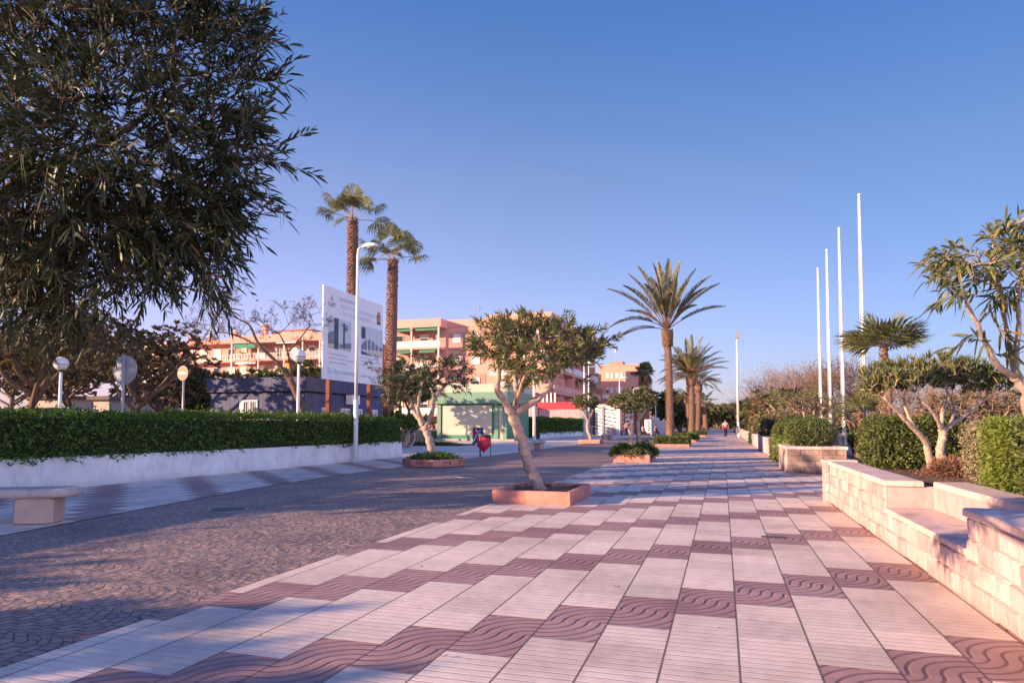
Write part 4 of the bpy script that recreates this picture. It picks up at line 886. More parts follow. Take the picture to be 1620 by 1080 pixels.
# bushy oleanders above them
def bush(x, y, zc, r, lab, seed, m='oleander', n=200, nl=16, leaf=.2, wd=.045, bark='bark', grp='bushy trees on the planted side', zb=0.2, name='bushy_tree'):
    base = np.array((x, y, zb)); t = thing(name, lab, 'tree', base, grp); c = np.array((x, y, zc)); rs = np.random.RandomState(seed)
    limbs = [([base+(rs.uniform(-.1, .1), rs.uniform(-.1, .1), 0), base+(c-base)*.5+rs.normal(size=3)*.2*r[0], c+np.array((math.cos(a)*r[0]*.5, math.sin(a)*r[1]*.5, rs.uniform(-.1, .3)*r[2]))], .06*r[0]+.02, .02) for a in np.arange(5)*1.257]
    lobes = [(c+np.array((math.cos(a)*r[0]*.5, math.sin(a)*r[1]*.5, rs.uniform(-.35, .45)*r[2])), (r[0]*.5, r[1]*.5, r[2]*.55), 1) for a in np.arange(7)*.9]
    tree_mesh(limbs, lobes, n, nl, leaf, wd, M[m], M[bark], t, seed, twig_r=.01, simple=True, shell=.2)
bush(3.6, 30.5, 2.0, (1.3, 1.6, .65), 'grey-green oleander bush in front of the left two flagpoles', 71, 'olive', leaf=.16, wd=.03)
bush(2.9, 22.1, 1.15, (.8, .7, .5), 'scraggly pruned oleander with bare pale stems in the stone planter', 72, 'hedge2', n=45, nl=9, leaf=.12, wd=.025, zb=.6)
bush(3.8, 40, 2.7, (1.7, 2.2, 1.0), 'dark green bushy oleander left of the flagpoles', 73, 'oleander', leaf=.22)
bush(3.6, 50, 3.0, (1.9, 2.4, 1.2), 'bushy oleander standing behind the wall, third from the flagpoles', 74, 'olive', leaf=.26, wd=.06)
bush(4.2, 60, 3.2, (2.2, 2.6, 1.3), 'bushy dusty tree just right of the tall lamp post', 75, 'olive', leaf=.3, wd=.08)
bush(3.6, 88, 3.4, (2.4, 3, 1.5), 'dark bushy tree left of the tall lamp post, far down the wall', 76, 'pine', leaf=.4, wd=.12)
bush(8.2, 26, 1.7, (2.2, 1.8, .9), 'dusty olive bush seen under the umbrella oleander', 77, 'olive', leaf=.2, wd=.05)
bush(10.5, 22, 1.75, (2.4, 1.8, 1.0), 'dusty brown bush at the right edge behind the hedge', 78, 'olive', leaf=.2, wd=.05)
bush(7.2, 14.2, 1.75, (1.2, 1.0, .5), 'green bush top at the right edge above the hedge', 79, 'hedge2', leaf=.12, wd=.04)
# rosy leafless tamarisks
for k, (u, F, h, lab) in enumerate([(1215, 95, 7.2, 'leafless rosy tree nearest the tall lamp post'), (1240, 82, 8.2, 'leafless rosy tree with the tallest crown left of the flagpoles'), (1278, 70, 6.6, 'leafless rosy-brown tree just left of the flagpoles'),
        (1318, 62, 7.0, 'leafless grey-rosy tree behind the flagpoles'), (1352, 52, 6.4, 'leafless tree behind the tallest flagpole'), (1420, 46, 4.4, 'leafless brownish tree behind the umbrella oleander'), (1530, 40, 3.6, 'leafless brown tree above the right hedge'), (1600, 36, 3.6, 'leafless grey tree at the right edge'), (1190, 110, 6.0, 'leafless pale rosy tree farthest along the planted side')]):
    g = P(u, 672, F); g[2] = 0; rs = np.random.RandomState(80+k)
    lm = [([g+(rs.uniform(-.2, .2), 0, 0), g+np.array((math.cos(a)*.5, math.sin(a)*.5, h*.22)), g+np.array((math.cos(a)*1.3, math.sin(a)*1.3, h*.42))], .10, .05, h*.24) for a in np.arange(5)*1.257+k]
    bare_tree(g, lm, lab, 90+k, 3, 'leafless trees behind the planted edge', 'barkpink', .022, .9, .3, name='leafless_tree', fuzz=(2600, .40*h/7, .55*h/7, .035, 'tamarisk'), spread=.6)
# ------------------------------------------------------------------ street furniture
t = thing('litter_bin', 'red cone-bottomed litter bin on thin dark legs at the road edge', 'bin', (-9.45, 26.6, 0)); c = (-9.45, 26.6, 0)
b = MB(); b.lathe((c[0], c[1], 0), [(.03, .16), (.05, .22), (.265, .42), (.28, .46), (.28, .80)], 18); b.build('body', M['red'], t)
b = MB(); b.lathe((c[0], c[1], 0), [(.285, .80), (.292, .81), (.292, .89), (.285, .90), (.24, .90), (.24, .82)], 18); b.build('rim', M['dark'], t)
for a in (.4, .4+2*PI/3, .4+4*PI/3):
    b = MB(); b.tube([(c[0]+.29*math.cos(a), c[1]+.29*math.sin(a), 0), (c[0]+.285*math.cos(a), c[1]+.285*math.sin(a), .8)], .014, 6); b.build('leg', M['dark'], t)
# poster stand in front of the kiosk
g = P(756, 672, 44.5); t = thing('poster_stand', 'blue and red poster in a dark frame standing near the green kiosk', 'poster stand', (g[0], g[1], 0)); x, y = g[0], g[1]
b = MB(); b.bbox(x-.36, x+.36, y, y+.06, .12, 1.12, .01); b.box(x-.36, x-.28, y-.2, y+.3, 0, .118); b.box(x+.28, x+.36, y-.2, y+.3, 0, .118); b.build('frame', M['dark'], t)
b = MB(); b.box(x-.31, x+.31, y-.006, y-.001, .2, 1.06); pn = b.build('panel', M['bluepaint'], t)
b = MB(); b.add([(x-.31, y-.009, .62), (x-.05, y-.009, .75), (x-.08, y-.009, 1.06), (x-.31, y-.009, 1.06)], [(0, 1, 2, 3)]); b.build('red_patch', M['red'], pn)
b = MB()
for x0, z0, x1, z1, wd in [(-.3, .22, .0, .82, .10), (.0, .82, .28, .62, .10), (.02, .84, .1, .5, .08), (-.05, .86, .25, .95, .07), (-.14, .99, .0, .82, .09)]:
    dx, dz = x1-x0, z1-z0; l = math.hypot(dx, dz); nx, nz = -dz/l*wd/2, dx/l*wd/2
    b.add([(x+x0-nx, y-.012, z0-nz), (x+x1-nx*.4, y-.012, z1-nz*.4), (x+x1+nx*.4, y-.012, z1+nz*.4), (x+x0+nx, y-.012, z0+nz)], [(0, 1, 2, 3)])
b.build('white_rays', M['white'], pn)
g = G(1222, 847); b = MB(); b.bbox(g[0]-.16, g[0]+.10, g[1]-.03, g[1]+.04, .001, .012, .004); tag(b.build('metal_strip', M['dark']), 'short dark metal strip lying flat on a wavy tile near the wall', 'strip')
for k, (x_, y_) in enumerate([(-7.4, 9.0), (-6.3, 16.5)]):
    t = thing('drain_cover', ['round iron drain cover in the sunlit cobbles', 'round iron drain cover in the shaded cobbles past the leaning oleander'][k], 'drain cover', (x_, y_, 0), 'iron drain covers')
    b = MB(); b.lathe((x_, y_, -.018), [(.30, 0), (.30, .008), (.275, .010)], 28); b.build('rim', M['grey'], t)
    b = MB(); b.lathe((x_, y_, -.0075), [(.268, 0), (.268, .004), (.26, .005)], 28); b.build('lid', M['dark'], t)
# street lamps
def cobra(u, v, F, lab, arm, two=False, grp='white street lamps further off'):
    c = P(u, v, F); t = thing('street_lamp', lab, 'street lamp', (c[0], c[1], 0), grp); s = np.array((cyw, syw, 0))
    b = MB(); pole(b, c[0], c[1], c[2], .11, .06, 10); b.build('pole', M['whitemetal'], t)
    if two: b = MB(); pole(b, c[0]+.35, c[1]+.5, c[2]-.1, .09, .06, 8); b.build('second_pole', M['whitemetal'], t)
    b = MB(); a0 = c; a1 = c+s*arm+np.array((0, 0, .15)); b.tube([a0, a0+(a1-a0)*.5+np.array((0, 0, .05)), a1], .05, 8); h = b.build('arm', M['whitemetal'], t)
    b = MB(); b.tube([a1-s*.1*np.sign(arm), a1+s*.25*np.sign(arm), a1+s*.6*np.sign(arm)], [.09, .16, .06], 10); b.build('lamp_head', M['whitemetal'], t)
cobra(845, 560, 41.5, 'white lamp post rising behind the leaning oleander', .5)
cobra(924, 576, 66, 'double poled white lamp above the round headed oleander', .35, True)
cobra(980, 599, 82, 'white lamp standing before the peach block', .4)
cobra(1037, 630, 118, 'thin white lamp left of the tall date palm trunk', .4)
cobra(1028, 640, 150, 'thin pale lamp just left of another by the tall palm', .4)
cobra(1002, 616, 95, 'white lamp pole seen through the twin-stem oleander', .4)
c = G(1168, 690); F = 70; c = P(1168, 672, F); zt = P(1165, 535, F)[2]
t = thing('street_lamp', 'tall white lamp post with one tilted floodlight on the right of the promenade', 'street lamp', (c[0], c[1], 0))
b = MB(); pole(b, c[0], c[1], zt, .13, .07, 12, 1.6); b.build('pole', M['whitemetal'], t)
b = MB(); b.lathe((c[0], c[1], 0), [(.24, 0), (.24, .1), (.19, .5), (.17, 1.5), (.13, 1.62)], 14); b.build('pole_base', M['whitemetal'], t)
b = MB(); b.add([(c[0]+x*1.0, c[1]+y, zt+z) for x, y, z in [(-.15, -.25, .0), (.2, -.25, .0), (.35, -.3, .75), (.05, -.3, .8), (-.15, .25, .0), (.2, .25, .0), (.35, .3, .75), (.05, .3, .8)]], [(0, 1, 2, 3), (7, 6, 5, 4), (0, 4, 5, 1), (1, 5, 6, 2), (2, 6, 7, 3), (3, 7, 4, 0)]); b.build('floodlight', M['grey'], t)
# flagpoles
for k, (x, y, lab) in enumerate([(4.6, 36.6, 'shortest looking bare white flagpole, leftmost of the four'), (4.5, 32.8, 'bare white flagpole, second from the left of the four'), (4.48, 29.3, 'bare white flagpole, third from the left of the four'), (4.49, 25.2, 'tallest looking bare white flagpole, rightmost of the four')]):
    t = thing('flagpole', lab, 'flagpole', (x, y, 0), 'white flagpoles')
    b = MB(); b.tube([(x, y, -.05), (x, y, 3), (x, y, 6), (x, y, 9.0)], [.068, .058, .046, .034], 12); b.build('pole', M['whitemetal'], t)
    b = MB(); b.tube([(x-.10, y-.03, 1.2), (x-.085, y-.03, 5), (x-.05, y-.02, 8.95)], .006, 4); b.build('halyard', M['white'], t)
    b = MB(); b.lathe((x, y, 9.0), [(.02, 0), (.055, .03), (.06, .07), (.02, .11)], 10); b.build('finial', M['whitemetal'], t)
    b = MB(); b.lathe((x, y, 0), [(.16, 0), (.16, .03), (.1, .06)], 12); b.build('base_plate', M['grey'], t)
# billboard (faces the road)
bx, y0, y1, z0, z1 = -14.6, 22.72, 27.5, 3.06, 6.68
t = thing('billboard', 'large white project billboard on two rusty posts behind the hedge', 'billboard', (bx, 25, 0))
b = MB(); b.box(bx-.06, bx, y0, y1, z0, z1); b.build('board', M['white'], t)
for yy in (23.4, 26.6):
    b = MB(); b.box(bx-.22, bx-.062, yy-.1, yy+.1, -.05, z1-.2); b.build('post', M['rust'], t)
def bp(s, r): return (y0+(y1-y0)*s, z1-(z1-z0)*r)      # board coordinates, 0..1 from the upper left
def bq(b, pts, lift, mi=0): b.add([(bx+lift, *bp(s, r)) for s, r in pts], [list(range(len(pts)))], mi)
def br(b, s0, s1, r0, r1, lift, mi=0): bq(b, [(s0, r1), (s1, r1), (s1, r0), (s0, r0)], lift, mi)
M['photosky'] = mat('printed_sky', (.60, .63, .70), .6, .06, 2); M['photosand'] = mat('printed_sand', (.62, .58, .52), .6, .06, 2)
b = MB(); br(b, .07, .43, .32, .66, .003, 0); br(b, .07, .43, .58, .66, .006, 1)
bq(b, [(.07, .62), (.20, .60), (.20, .45), (.14, .47), (.07, .50)], .009, 2); br(b, .16, .225, .32, .66, .012, 3); br(b, .30, .325, .36, .64, .012, 3)
for k in range(9):
    a = k*.7; bq(b, [(.31, .40), (.31+.07*math.cos(a), .40+.05*math.sin(a)), (.31+.06*math.cos(a+.25), .41+.05*math.sin(a+.25))], .013+k*.0002, 3)
bq(b, [(.24, .60), (.43, .56), (.43, .63), (.24, .64)], .010, 2)
b.build('left_picture', [M['photosky'], M['photosand'], M['ink'], M['inkdark']], t)
b = MB(); br(b, .60, 1., .32, .66, .003, 0); br(b, .60, 1., .565, .66, .006, 1); bq(b, [(.60, .56), (.66, .50), (.72, .47), (.80, .48), (.9, .52), (1., .545), (1., .575), (.60, .60)], .009, 2); br(b, .60, .67, .34, .47, .012, 3)
for s in (.70, .77, .84, .91): br(b, s, s+.012, .40, .62, .012, 4)
bq(b, [(.60, .66), (.60, .62), (.82, .66)], .012, 3); b.build('right_picture', [M['photosky'], M['photosand'], M['ink'], M['inkdark'], M['white']], t)
b = MB()
for s0, s1, r in [(.24, .54, .085), (.24, .50, .105), (.09, .40, .72), (.09, .52, .765), (.09, .36, .81), (.60, .86, .70), (.60, .97, .74), (.60, .90, .785)]:
    s = s0
    while s < s1: e = s+random.uniform(.015, .05); br(b, s, min(e, s1), r-.008, r+.008, .004); s = e+.008
b.build('small_print', M['inklight'], t)
def text(s, name, m, parent, loc, size, rot):
    y = loc[1]
    for word in s.split():
        cu = bpy.data.curves.new(name, 'FONT'); cu.body = word; cu.size = size; cu.extrude = .002
        o = bpy.data.objects.new(name, cu); COL.objects.link(o); cu.materials.append(m)
        bpy.context.view_layer.update(); me = bpy.data.meshes.new_from_object(o.evaluated_get(bpy.context.evaluated_depsgraph_get())); bpy.data.objects.remove(o)
        o = bpy.data.objects.new(name, me); COL.objects.link(o); o.parent = parent; o.location = Vector((loc[0], y, loc[2]))-parent.location; o.rotation_euler = rot
        y += max(v.co.x for v in me.vertices)+size*.28
RX = (PI/2, 0, PI/2)
text('Ex. Ayuntamiento', 'lettering', M['inkteal'], t, (bx+.004, *bp(.07, .93)), .30, RX)
text('www.oorxc.A.Es', 'lettering', M['inklight'], t, (bx+.004, *bp(.60, .93)), .27, RX)
text('CaBT', 'lettering', M['inkdark'], t, (bx+.004, *bp(.065, .205)), .24, RX)
text('PROYECTO DE REURBANIZACION', 'lettering', M['inklight'], t, (bx+.004, *bp(.25, .19)), .215, RX)
text('DEL PASEO MARITIMO', 'lettering', M['inklight'], t, (bx+.004, *bp(.29, .27)), .235, RX)
b = MB(); bq(b, [(.10, .14), (.14, .14), (.125, .07)], .004); b.build('emblem', M['inkteal'], t)
b = MB(); br(b, .88, .95, .14, .26, .004, 0); br(b, .89, .94, .10, .14, .005, 1); br(b, .895, .935, .17, .23, .007, 1); b.build('crest', [M['inkdark'], M['yellow']], t)

# blue cabin
cx0, cx1, cy0, cy1, ch = -22.6, -17.6, 26.0, 33.1, 3.42
t = thing('cabin', 'low blue-grey board clad cabin with barred white windows behind the hedge', 'cabin', (-20, 29, 0))
b = MB(); b.box(cx0, cx1, cy0, cy1, -.05, 2.78); b.build('wall', M['cabin_gap'], t)
b = MB(); wdt = .22
def boards(b, z0, z1, out, mi=0):
    x = cx0-out
    while x < cx1+out-.01:
        e = min(cx1+out, x+wdt); b.box(x+.006, e-.006, cy0-out-.025+random.uniform(-.004, .004), cy0-out, z0, z1, mi); x = e
    y = cy0-out
    while y < cy1-.01:
        e = min(cy1, y+wdt); b.box(cx1+out, cx1+out+.025+random.uniform(-.004, .004), y+.006, e-.006, z0, z1, mi); y = e
boards(b, -.03, 2.72, .002); b.build('boarding', M['cabin'], t)
b = MB(); b.box(cx0-.12, cx1+.12, cy0-.12, cy1, 2.785, ch-.06, 1); boards(b, 2.8, ch-.05, .125); b.box(cx0-.16, cx1+.16, cy0-.16, cy1, ch-.058, ch, 0); b.build('roof_band', [M['cabin'], M['cabin_gap']], t)
def cabin_window(side, a, w_, z0, z1):
    f = MB(); o = .032
    def bx_(b, u0, u1, d0, d1, za, zb, mi=0):
        if side == 'y': b.box(u0, u1, cy0-d1, cy0-d0, za, zb, mi)
        else: b.box(cx1+d0, cx1+d1, u0, u1, za, zb, mi)
    bx_(f, a, a+w_, o, o+.05, z0, z0+.08); bx_(f, a, a+w_, o, o+.05, z1-.08, z1); bx_(f, a, a+.2*w_, o, o+.05, z0+.082, z1-.082); bx_(f, a+w_*.92, a+w_, o, o+.05, z0+.082, z1-.082); bx_(f, a+w_*.53, a+w_*.6, o, o+.05, z0+.082, z1-.082)
    fr = f.build('window', M['shutter'], t)
    p = MB(); bx_(p, a+.2*w_, a+w_*.92, o, o+.012, z0+.082, z1-.082); p.build('pane', M['glass'], fr).location = (0, 0, 0)
    p = MB()
    for k in range(6): bx_(p, a+w_*(.24+.12*k), a+w_*(.25+.12*k)+.008, o+.055, o+.07, z0+.05, z1-.05)
    p.build('bars', M['white'], fr).location = (0, 0, 0)
cabin_window('y', -20.95, .95, 1.0, 2.42)
for yy, ww in ((27.3, .7), (28.9, .8), (30.2, .7), (31.7, .8)): cabin_window('x', yy, ww, .8, 2.1)
b = MB(); b.box(cx1+.15, cx1+.5, 29.2, 29.9, 2.3, 2.75); b.build('air_conditioner', M['whitemetal'], t)

# green kiosk
kx0, kx1, ky0, ky1 = -23.9, -16.7, 53.6, 60.4
t = thing('kiosk', 'green and cream kiosk with a wide fascia and closed pale shutters', 'kiosk', ((kx0+kx1)/2, ky0, 0))
def rrect(x0, x1, y0, y1, r, n=6):
    o = []
    for cx, cy_, a0 in ((x1-r, y0+r, -PI/2), (x1-r, y1-r, 0), (x0+r, y1-r, PI/2), (x0+r, y0+r, PI)):
        o += [(cx+r*math.cos(a0+PI/2*k/n), cy_+r*math.sin(a0+PI/2*k/n)) for k in range(n+1)]
    return o
b = MB(); b.prism(rrect(kx0+.5, kx1-.3, ky0+.35, ky1, .4), -.05, 3.1); b.build('wall', M['dkgreen'], t)
b = MB(); b.prism(rrect(kx0-.2, kx1+.15, ky0-.15, ky1+.2, .9), 3.102, 4.05); b.build('fascia', M['green'], t)
b = MB(); b.prism(rrect(kx0-.2, kx1+.15, ky0-.14, ky1+.2, .9), 4.052, 4.72); b.build('parapet', M['palegreen'], t)
b = MB(); b.box(kx0+1.0, kx1-1.75, ky0+.28, ky0+.345, .45, 2.95); b.box(kx0+3.2, kx0+3.24, ky0+.262, ky0+.278, .45, 2.95); 
for q_ in range(14): b.box(kx0+1.0, kx1-1.75, ky0+.262, ky0+.279, .5+q_*.175, .515+q_*.175)
b.build('shutter', M['palegreen'], t)
for x in (kx0+.55, kx1-1.5, kx1-.75):
    b = MB(); b.box(x, x+.34, ky0+.18, ky0+.34, 0, 3.1); b.build('pillar', M['green'], t)
b = MB(); b.box(kx1-1.14, kx1-.78, ky0+.3, ky0+.345, 0, 2.9); b.build('door', M['palegreen'], t)
b = MB(); b.box(kx0+.3, kx1+.3, ky0-.1, ky1, -.05, .14); b.build('plinth', M['plaster_b'], t)
# plants round the kiosk
bush(-19.5, 40.5, 1.35, (1.9, 1.2, .8), 'dark low shrub in front of the green kiosk', 101, 'oleander2', n=230, nl=20, leaf=.16, wd=.06, grp='shrubs near the kiosk', zb=0, name='shrub_tree')
b = MB(); b.box(-21.5, -15.8, 39.6, 42.2, -.05, .05); struct(b.build('grass_bed', M['core']))
tuft('grass', 'dark grass bed under the low shrub before the kiosk', (-18.6, 40.9, .05), (2.7, 1.2), .18, 3500, .16, .02, M['hedge'], 'grass', None, True)['kind'] = 'stuff'
bush(-20.6, 38, 2.2, (1.5, 1.5, 1.1), 'yellow-green leafy plant behind the dark left oleander', 102, 'lime', n=90, nl=12, leaf=.5, wd=.16, grp='shrubs near the kiosk', zb=0, name='leafy_plant')
bush(-17.6, 36.0, 1.5, (1.3, 1.1, .7), 'green leafy shrub at the right end of the long hedge', 103, 'hedge', n=120, nl=14, leaf=.3, wd=.1, grp='shrubs near the kiosk', zb=0, name='shrub_tree')
bush(-28.6, 46.5, 4.6, (2.6, 2.2, 1.9), 'dark tree standing behind the billboard, shading the kiosk shutters', 105, 'pine', n=260, nl=18, leaf=.35, wd=.13, grp='shrubs near the kiosk', zb=0)
bush(-23.2, 41, 3.3, (2.4, 2, 1.6), 'dark leafy tree between the cabin and the kiosk', 104, 'pine', n=230, nl=18, leaf=.35, wd=.12, grp='shrubs near the kiosk', zb=0)
b = MB(); pole(b, -16.4, 31, 1.6, .06, .06, 8); tag(b.build('bollard', M['whitemetal']), 'short white post behind the end of the long hedge', 'post')
# hedge two with its wall
b = MB(); b.box(-17.0, -16.7, 63, 85, -.05, .55); tag(b.build('hedge_wall', M['whitewall']), 'low white wall below the hedge right of the kiosk', 'wall')
box_hedge('hedge', 'clipped dark hedge in front of the red roofed building', 'hedge', -18.2, -16.72, 63, 85, .45, 2.0, 110, .20, .09, M['hedge'], None, .08, core=.14)
box_hedge('hedge', 'front end of the hedge right of the kiosk, turned towards the pavement', 'hedge', -19.6, -16.75, 61.6, 63.0, 0, 1.9, 150, .18, .08, M['hedge'], None, .08, core=.14)
# small bright building with red fascia
t = thing('restaurant', 'low cream building with a bright red fascia behind the second hedge', 'building', (-20, 96, 0))
b = MB(); b.box(-23.5, -17.9, 88, 93, -.05, 3.4); b.build('wall', M['plaster'], t)
b = MB(); b.box(-23.6, -17.8, 87.85, 93, 3.41, 4.3); b.build('fascia', M['fascia'], t)
b = MB(); b.box(-26.4, -23.61, 86.8, 92, -.05, 3.7); b.build('annex', M['plaster'], t)
b = MB(); b.box(-17.88, -17.1, 87.5, 93, -.05, 3.35); b.build('corner_pier', M['grey'], t)
for x in (-23.3, -22.75, -22.2, -21.65):
    b = MB(); b.box(x, x+.22, 89, 89.2, 4.302, 5.6); b.build('chimney', M['shutter'], t)
# slatted terrace
t = thing('slatted_terrace', 'terrace screened by slanted white slats under a brown roof', 'terrace', (-13, 90, 0))
def slat_line(v0, v1, u0, u1, F0, F1): return P(u0, v0, F0), P(u1, v1, F1)
for k in range(9):
    a, e = P(941, 641+k*5.6, 89.6), P(987, 645+k*6.3, 85.3); e[2] -= .25
    b = MB(); n_ = np.array((0, 0, .17)); q = np.array((.02, .05, 0)); b.add([a-n_, e-n_, e+n_, a+n_, a-n_+q, e-n_+q, e+n_+q, a+n_+q], [(0, 1, 2, 3), (7, 6, 5, 4), (3, 2, 6, 7), (0, 4, 5, 1), (1, 5, 6, 2), (0, 3, 7, 4)]); b.build('slat', M['white'], t)
for k in range(10):
    a, e = P(989, 645+k*6.2, 85.3), P(1003, 643+k*6, 94); n_ = np.array((0, 0, .15)); q = np.array((.03, .0, 0)); b = MB(); b.add([a-n_, e-n_, e+n_, a+n_, a-n_+q, e-n_+q, e+n_+q, a+n_+q], [(0, 1, 2, 3), (7, 6, 5, 4), (3, 2, 6, 7), (0, 4, 5, 1)]); b.build('slat', M['white'], t)
for u, F, m in ((940, 89.6, 'dark'), (954, 88, 'grey'), (977, 85.7, 'whitemetal'), (983, 85.3, 'rust'), (1004, 94, 'rust'), (993, 90.5, 'rust')):
    g = P(u, 672, F); b = MB(); b.box(g[0]-.13, g[0]+.13, g[1]-.1, g[1]+.1, 0, 3.72); b.build('post', M[m], t)
a, c_ = P(936, 672, 90.5), P(988, 672, 84.8); b = MB(); b.prism([(a[0], a[1]), (c_[0], c_[1]), (c_[0]+1.8, c_[1]+10), (a[0], a[1]+10)], 3.73, 4.02); b.build('roof', M['brown'], t)
b = MB(); b.box(-16.3, -9.9, 97, 97.2, 0, 3.72); b.build('back_wall', M['brown'], t)
b = MB(); b.box(-13.6, -10.9, 86, 86.3, 0, .8); b.box(-13.6, -13.4, 85.7, 85.9, .8, 1.15); b.build('parapet', M['plaster'], t)
b = MB(); g = P(1008, 672, 97.5)
for k in range(9): x = g[0]-7+k*.8; b.box(x, x+.05, 83.5, 83.55, 0, 1.1)
b.box(g[0]-7, g[0]-.55, 83.5, 83.55, 1.1, 1.16); tag(b.build('railing', M['whitemetal']), 'pale metal railing in front of the slatted terrace', 'railing')
# menu board and blue kiosk box
g = P(1025, 672, 86); t = thing('menu_board', 'white menu board with reddish pictures beyond the twin-stem oleander', 'board', (g[0], g[1], 0))
b = MB(); b.bbox(g[0]-.42, g[0]+.42, g[1], g[1]+.12, .3, 2.0, .02); b.box(g[0]-.42, g[0]-.34, g[1], g[1]+.1, 0, .299); b.box(g[0]+.34, g[0]+.42, g[1], g[1]+.1, 0, .299); bd = b.build('board', M['white'], t)
b = MB()
for k in range(5): b.box(g[0]-.05+.1*(k % 2), g[0]+.2+.1*(k % 2), g[1]-.012, g[1]-.002, .55+k*.27, .73+k*.27)
b.build('pictures', M['litter_red'] if 'litter_red' in M else M['fascia'], bd).location = (0, 0, 0)
g = P(1043, 672, 96); t = thing('stall', 'pale blue-white market stall box behind the menu board', 'stall', (g[0], g[1], 0))
b = MB(); b.bbox(g[0]-1.4, g[0]+.9, g[1], g[1]+2, 0, 1.9, .05); b.build('body', M['shutter'], t); b = MB(); b.bbox(g[0]-1.5, g[0]-.2, g[1]-.1, g[1]+2, 1.9, 2.35, .05); b.build('roof', M['whitewall'], t)
g = P(1000, 672, 60); 

# ------------------------------------------------------------------ apartment blocks
def win(t, x, y, z, w_, h, shut=.6, m='shutter', axis='y', out=-1):
    b = MB(); e = .07
    def bx_(b, a0, a1, d0, d1, z0, z1):
        if axis == 'y': b.box(x+a0, x+a1, y-d1, y-d0, z+z0, z+z1)
        else: b.box(x+d0, x+d1, y+a0, y+a1, z+z0, z+z1)
    bx_(b, 0, w_, .02, .10, 0, e); bx_(b, 0, w_, .02, .10, h-e, h); bx_(b, 0, e, .02, .10, e, h-e); bx_(b, w_-e, w_, .02, .10, e, h-e)
    if shut > 0: bx_(b, e, w_-e, .05, .08, h*(1-shut), h-e)
    f = b.build('window', M[m], t)
    b = MB(); bx_(b, e, w_-e, .02, .045, e, h-e); b.build('pane', M['glass'], f).location = (0, 0, 0)
def railing(b, x0, x1, y, z, h=1.0, step=.55, mi=0):
    b.box(x0, x1, y-.04, y+.04, z+h-.08, z+h, mi); b.box(x0, x1, y-.03, y+.03, z+.12, z+.2, mi)
    n = max(2, int((x1-x0)/step))
    for k in range(n+1): x = x0+(x1-x0)*k/n; b.box(x-.05, x+.05, y-.025, y+.025, z, z+h-.081, mi)
def balcony_front(t, x0, x1, y, floors, H, depth, posts, awn, curt, top, wallm='pinkdark', rail='bars', npp=3):
    """stacked loggias facing -y: back wall, slabs, parapets, posts, windows"""
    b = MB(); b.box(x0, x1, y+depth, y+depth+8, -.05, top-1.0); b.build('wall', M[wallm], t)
    b = MB(); b.box(x0-.15, x1+.15, y-.1, y+depth+8.1, top-1.25, top); b.build('parapet', M['pink'], t)
    for i, z in enumerate(floors):
        b = MB(); b.box(x0, x1, y, y+depth, z-.28, z); s = b.build('balcony_slab', M['pink'], t)
        b = MB()
        if rail == 'solid': b.box(x0, x1, y-.02, y+.1, z+.001, z+1.0)
        else: railing(b, x0, x1, y+.04, z)
        b.build('balcony_rail', M['shutter'], t)
        n = max(2, int((x1-x0)/3.1))
        for k in range(n):
            x = x0+.5+(x1-x0-.8)*k/n
            win(t, x, y+depth, z+(.05 if k % 2 else .9), 1.5 if k % 2 else 1.2, 2.25 if k % 2 else 1.3, random.choice([0, .3, .6, 1]), 'shutter')
        for a in awn:
            if a[0] == i:
                ax = x0+a[1]; b = MB(); zt = z+H-.35; ad = a[4] if len(a) > 4 else .3; b.add([(ax, y-.05, zt-ad), (ax+a[2], y-.05, zt-ad), (ax+a[2], y+.3, zt), (ax, y+.3, zt), (ax, y-.05, zt-ad-.2), (ax+a[2], y-.05, zt-ad-.2)], [(0, 1, 2, 3), (4, 5, 1, 0)]); b.build('awning', M[a[3]], t)
        for c_ in curt:
            if c_[0] == i: b = MB(); b.box(x0+c_[1], x0+c_[1]+c_[2], y+depth*.5, y+depth*.5+.05, z+.3, z+H-.4); b.build('curtain', M['yellow'], t)
    for x in posts:
        b = MB(); b.box(x-.11, x+.11, y-.05, y+.17, floors[0]-3, top-1.26); b.build('post', M['shutter'], t)
# centre block
t = thing('apartment_block', 'salmon apartment block behind the green kiosk with a shaded receding side', 'building', (-35, 100, 0))
FL = [2.9, 6.3, 9.7, 13.1]; H = 3.4
balcony_front(t, -49.5, -40.65, 94.5, FL, H, 2.2, [-49.3, -45.4, -40.9], [(3, .6, 3.6, 'dkgreen'), (3, 4.8, 3.6, 'dkgreen'), (2, .7, 3.4, 'awning'), (2, 5.4, 2.6, 'awning'), (1, 1, 3, 'awning')], [], 17.4, rail='solid')
b = MB(); b.box(-40.64, -25.3, 97.0, 112, -.05, 16.3); b.box(-25.31, -25.3+.001, 97.01, 112, 0, 1); b.build('front_wall', M['pink'], t)
b = MB(); b.box(-40.7, -33.5, 96.9, 112, 16.31, 17.45); b.box(-33.49, -23.6, 95.6, 112, 16.31, 17.75); b.box(-31, -23.6, 112.01, 140, 16.32, 17.74); b.build('roof_parapet', M['pink'], t)
b = MB()
for z in FL: b.box(-40.2, -37.2, 96.95, 96.99, z-.4, z+2.4, 0)
for z in FL[1:]: b.box(-37.0, -34.2, 96.94, 96.99, z+.9, z+2.7, 0)
b.build('red_panel', M['pinkdark'], t)
for z in FL:
    win(t, -39.5, 96.95, z+.8, 1.25, 1.35, 1, 'shutter'); win(t, -36.6, 96.94, z+.8, 1.5, 1.4, random.choice([.4, 1]), 'shutter')
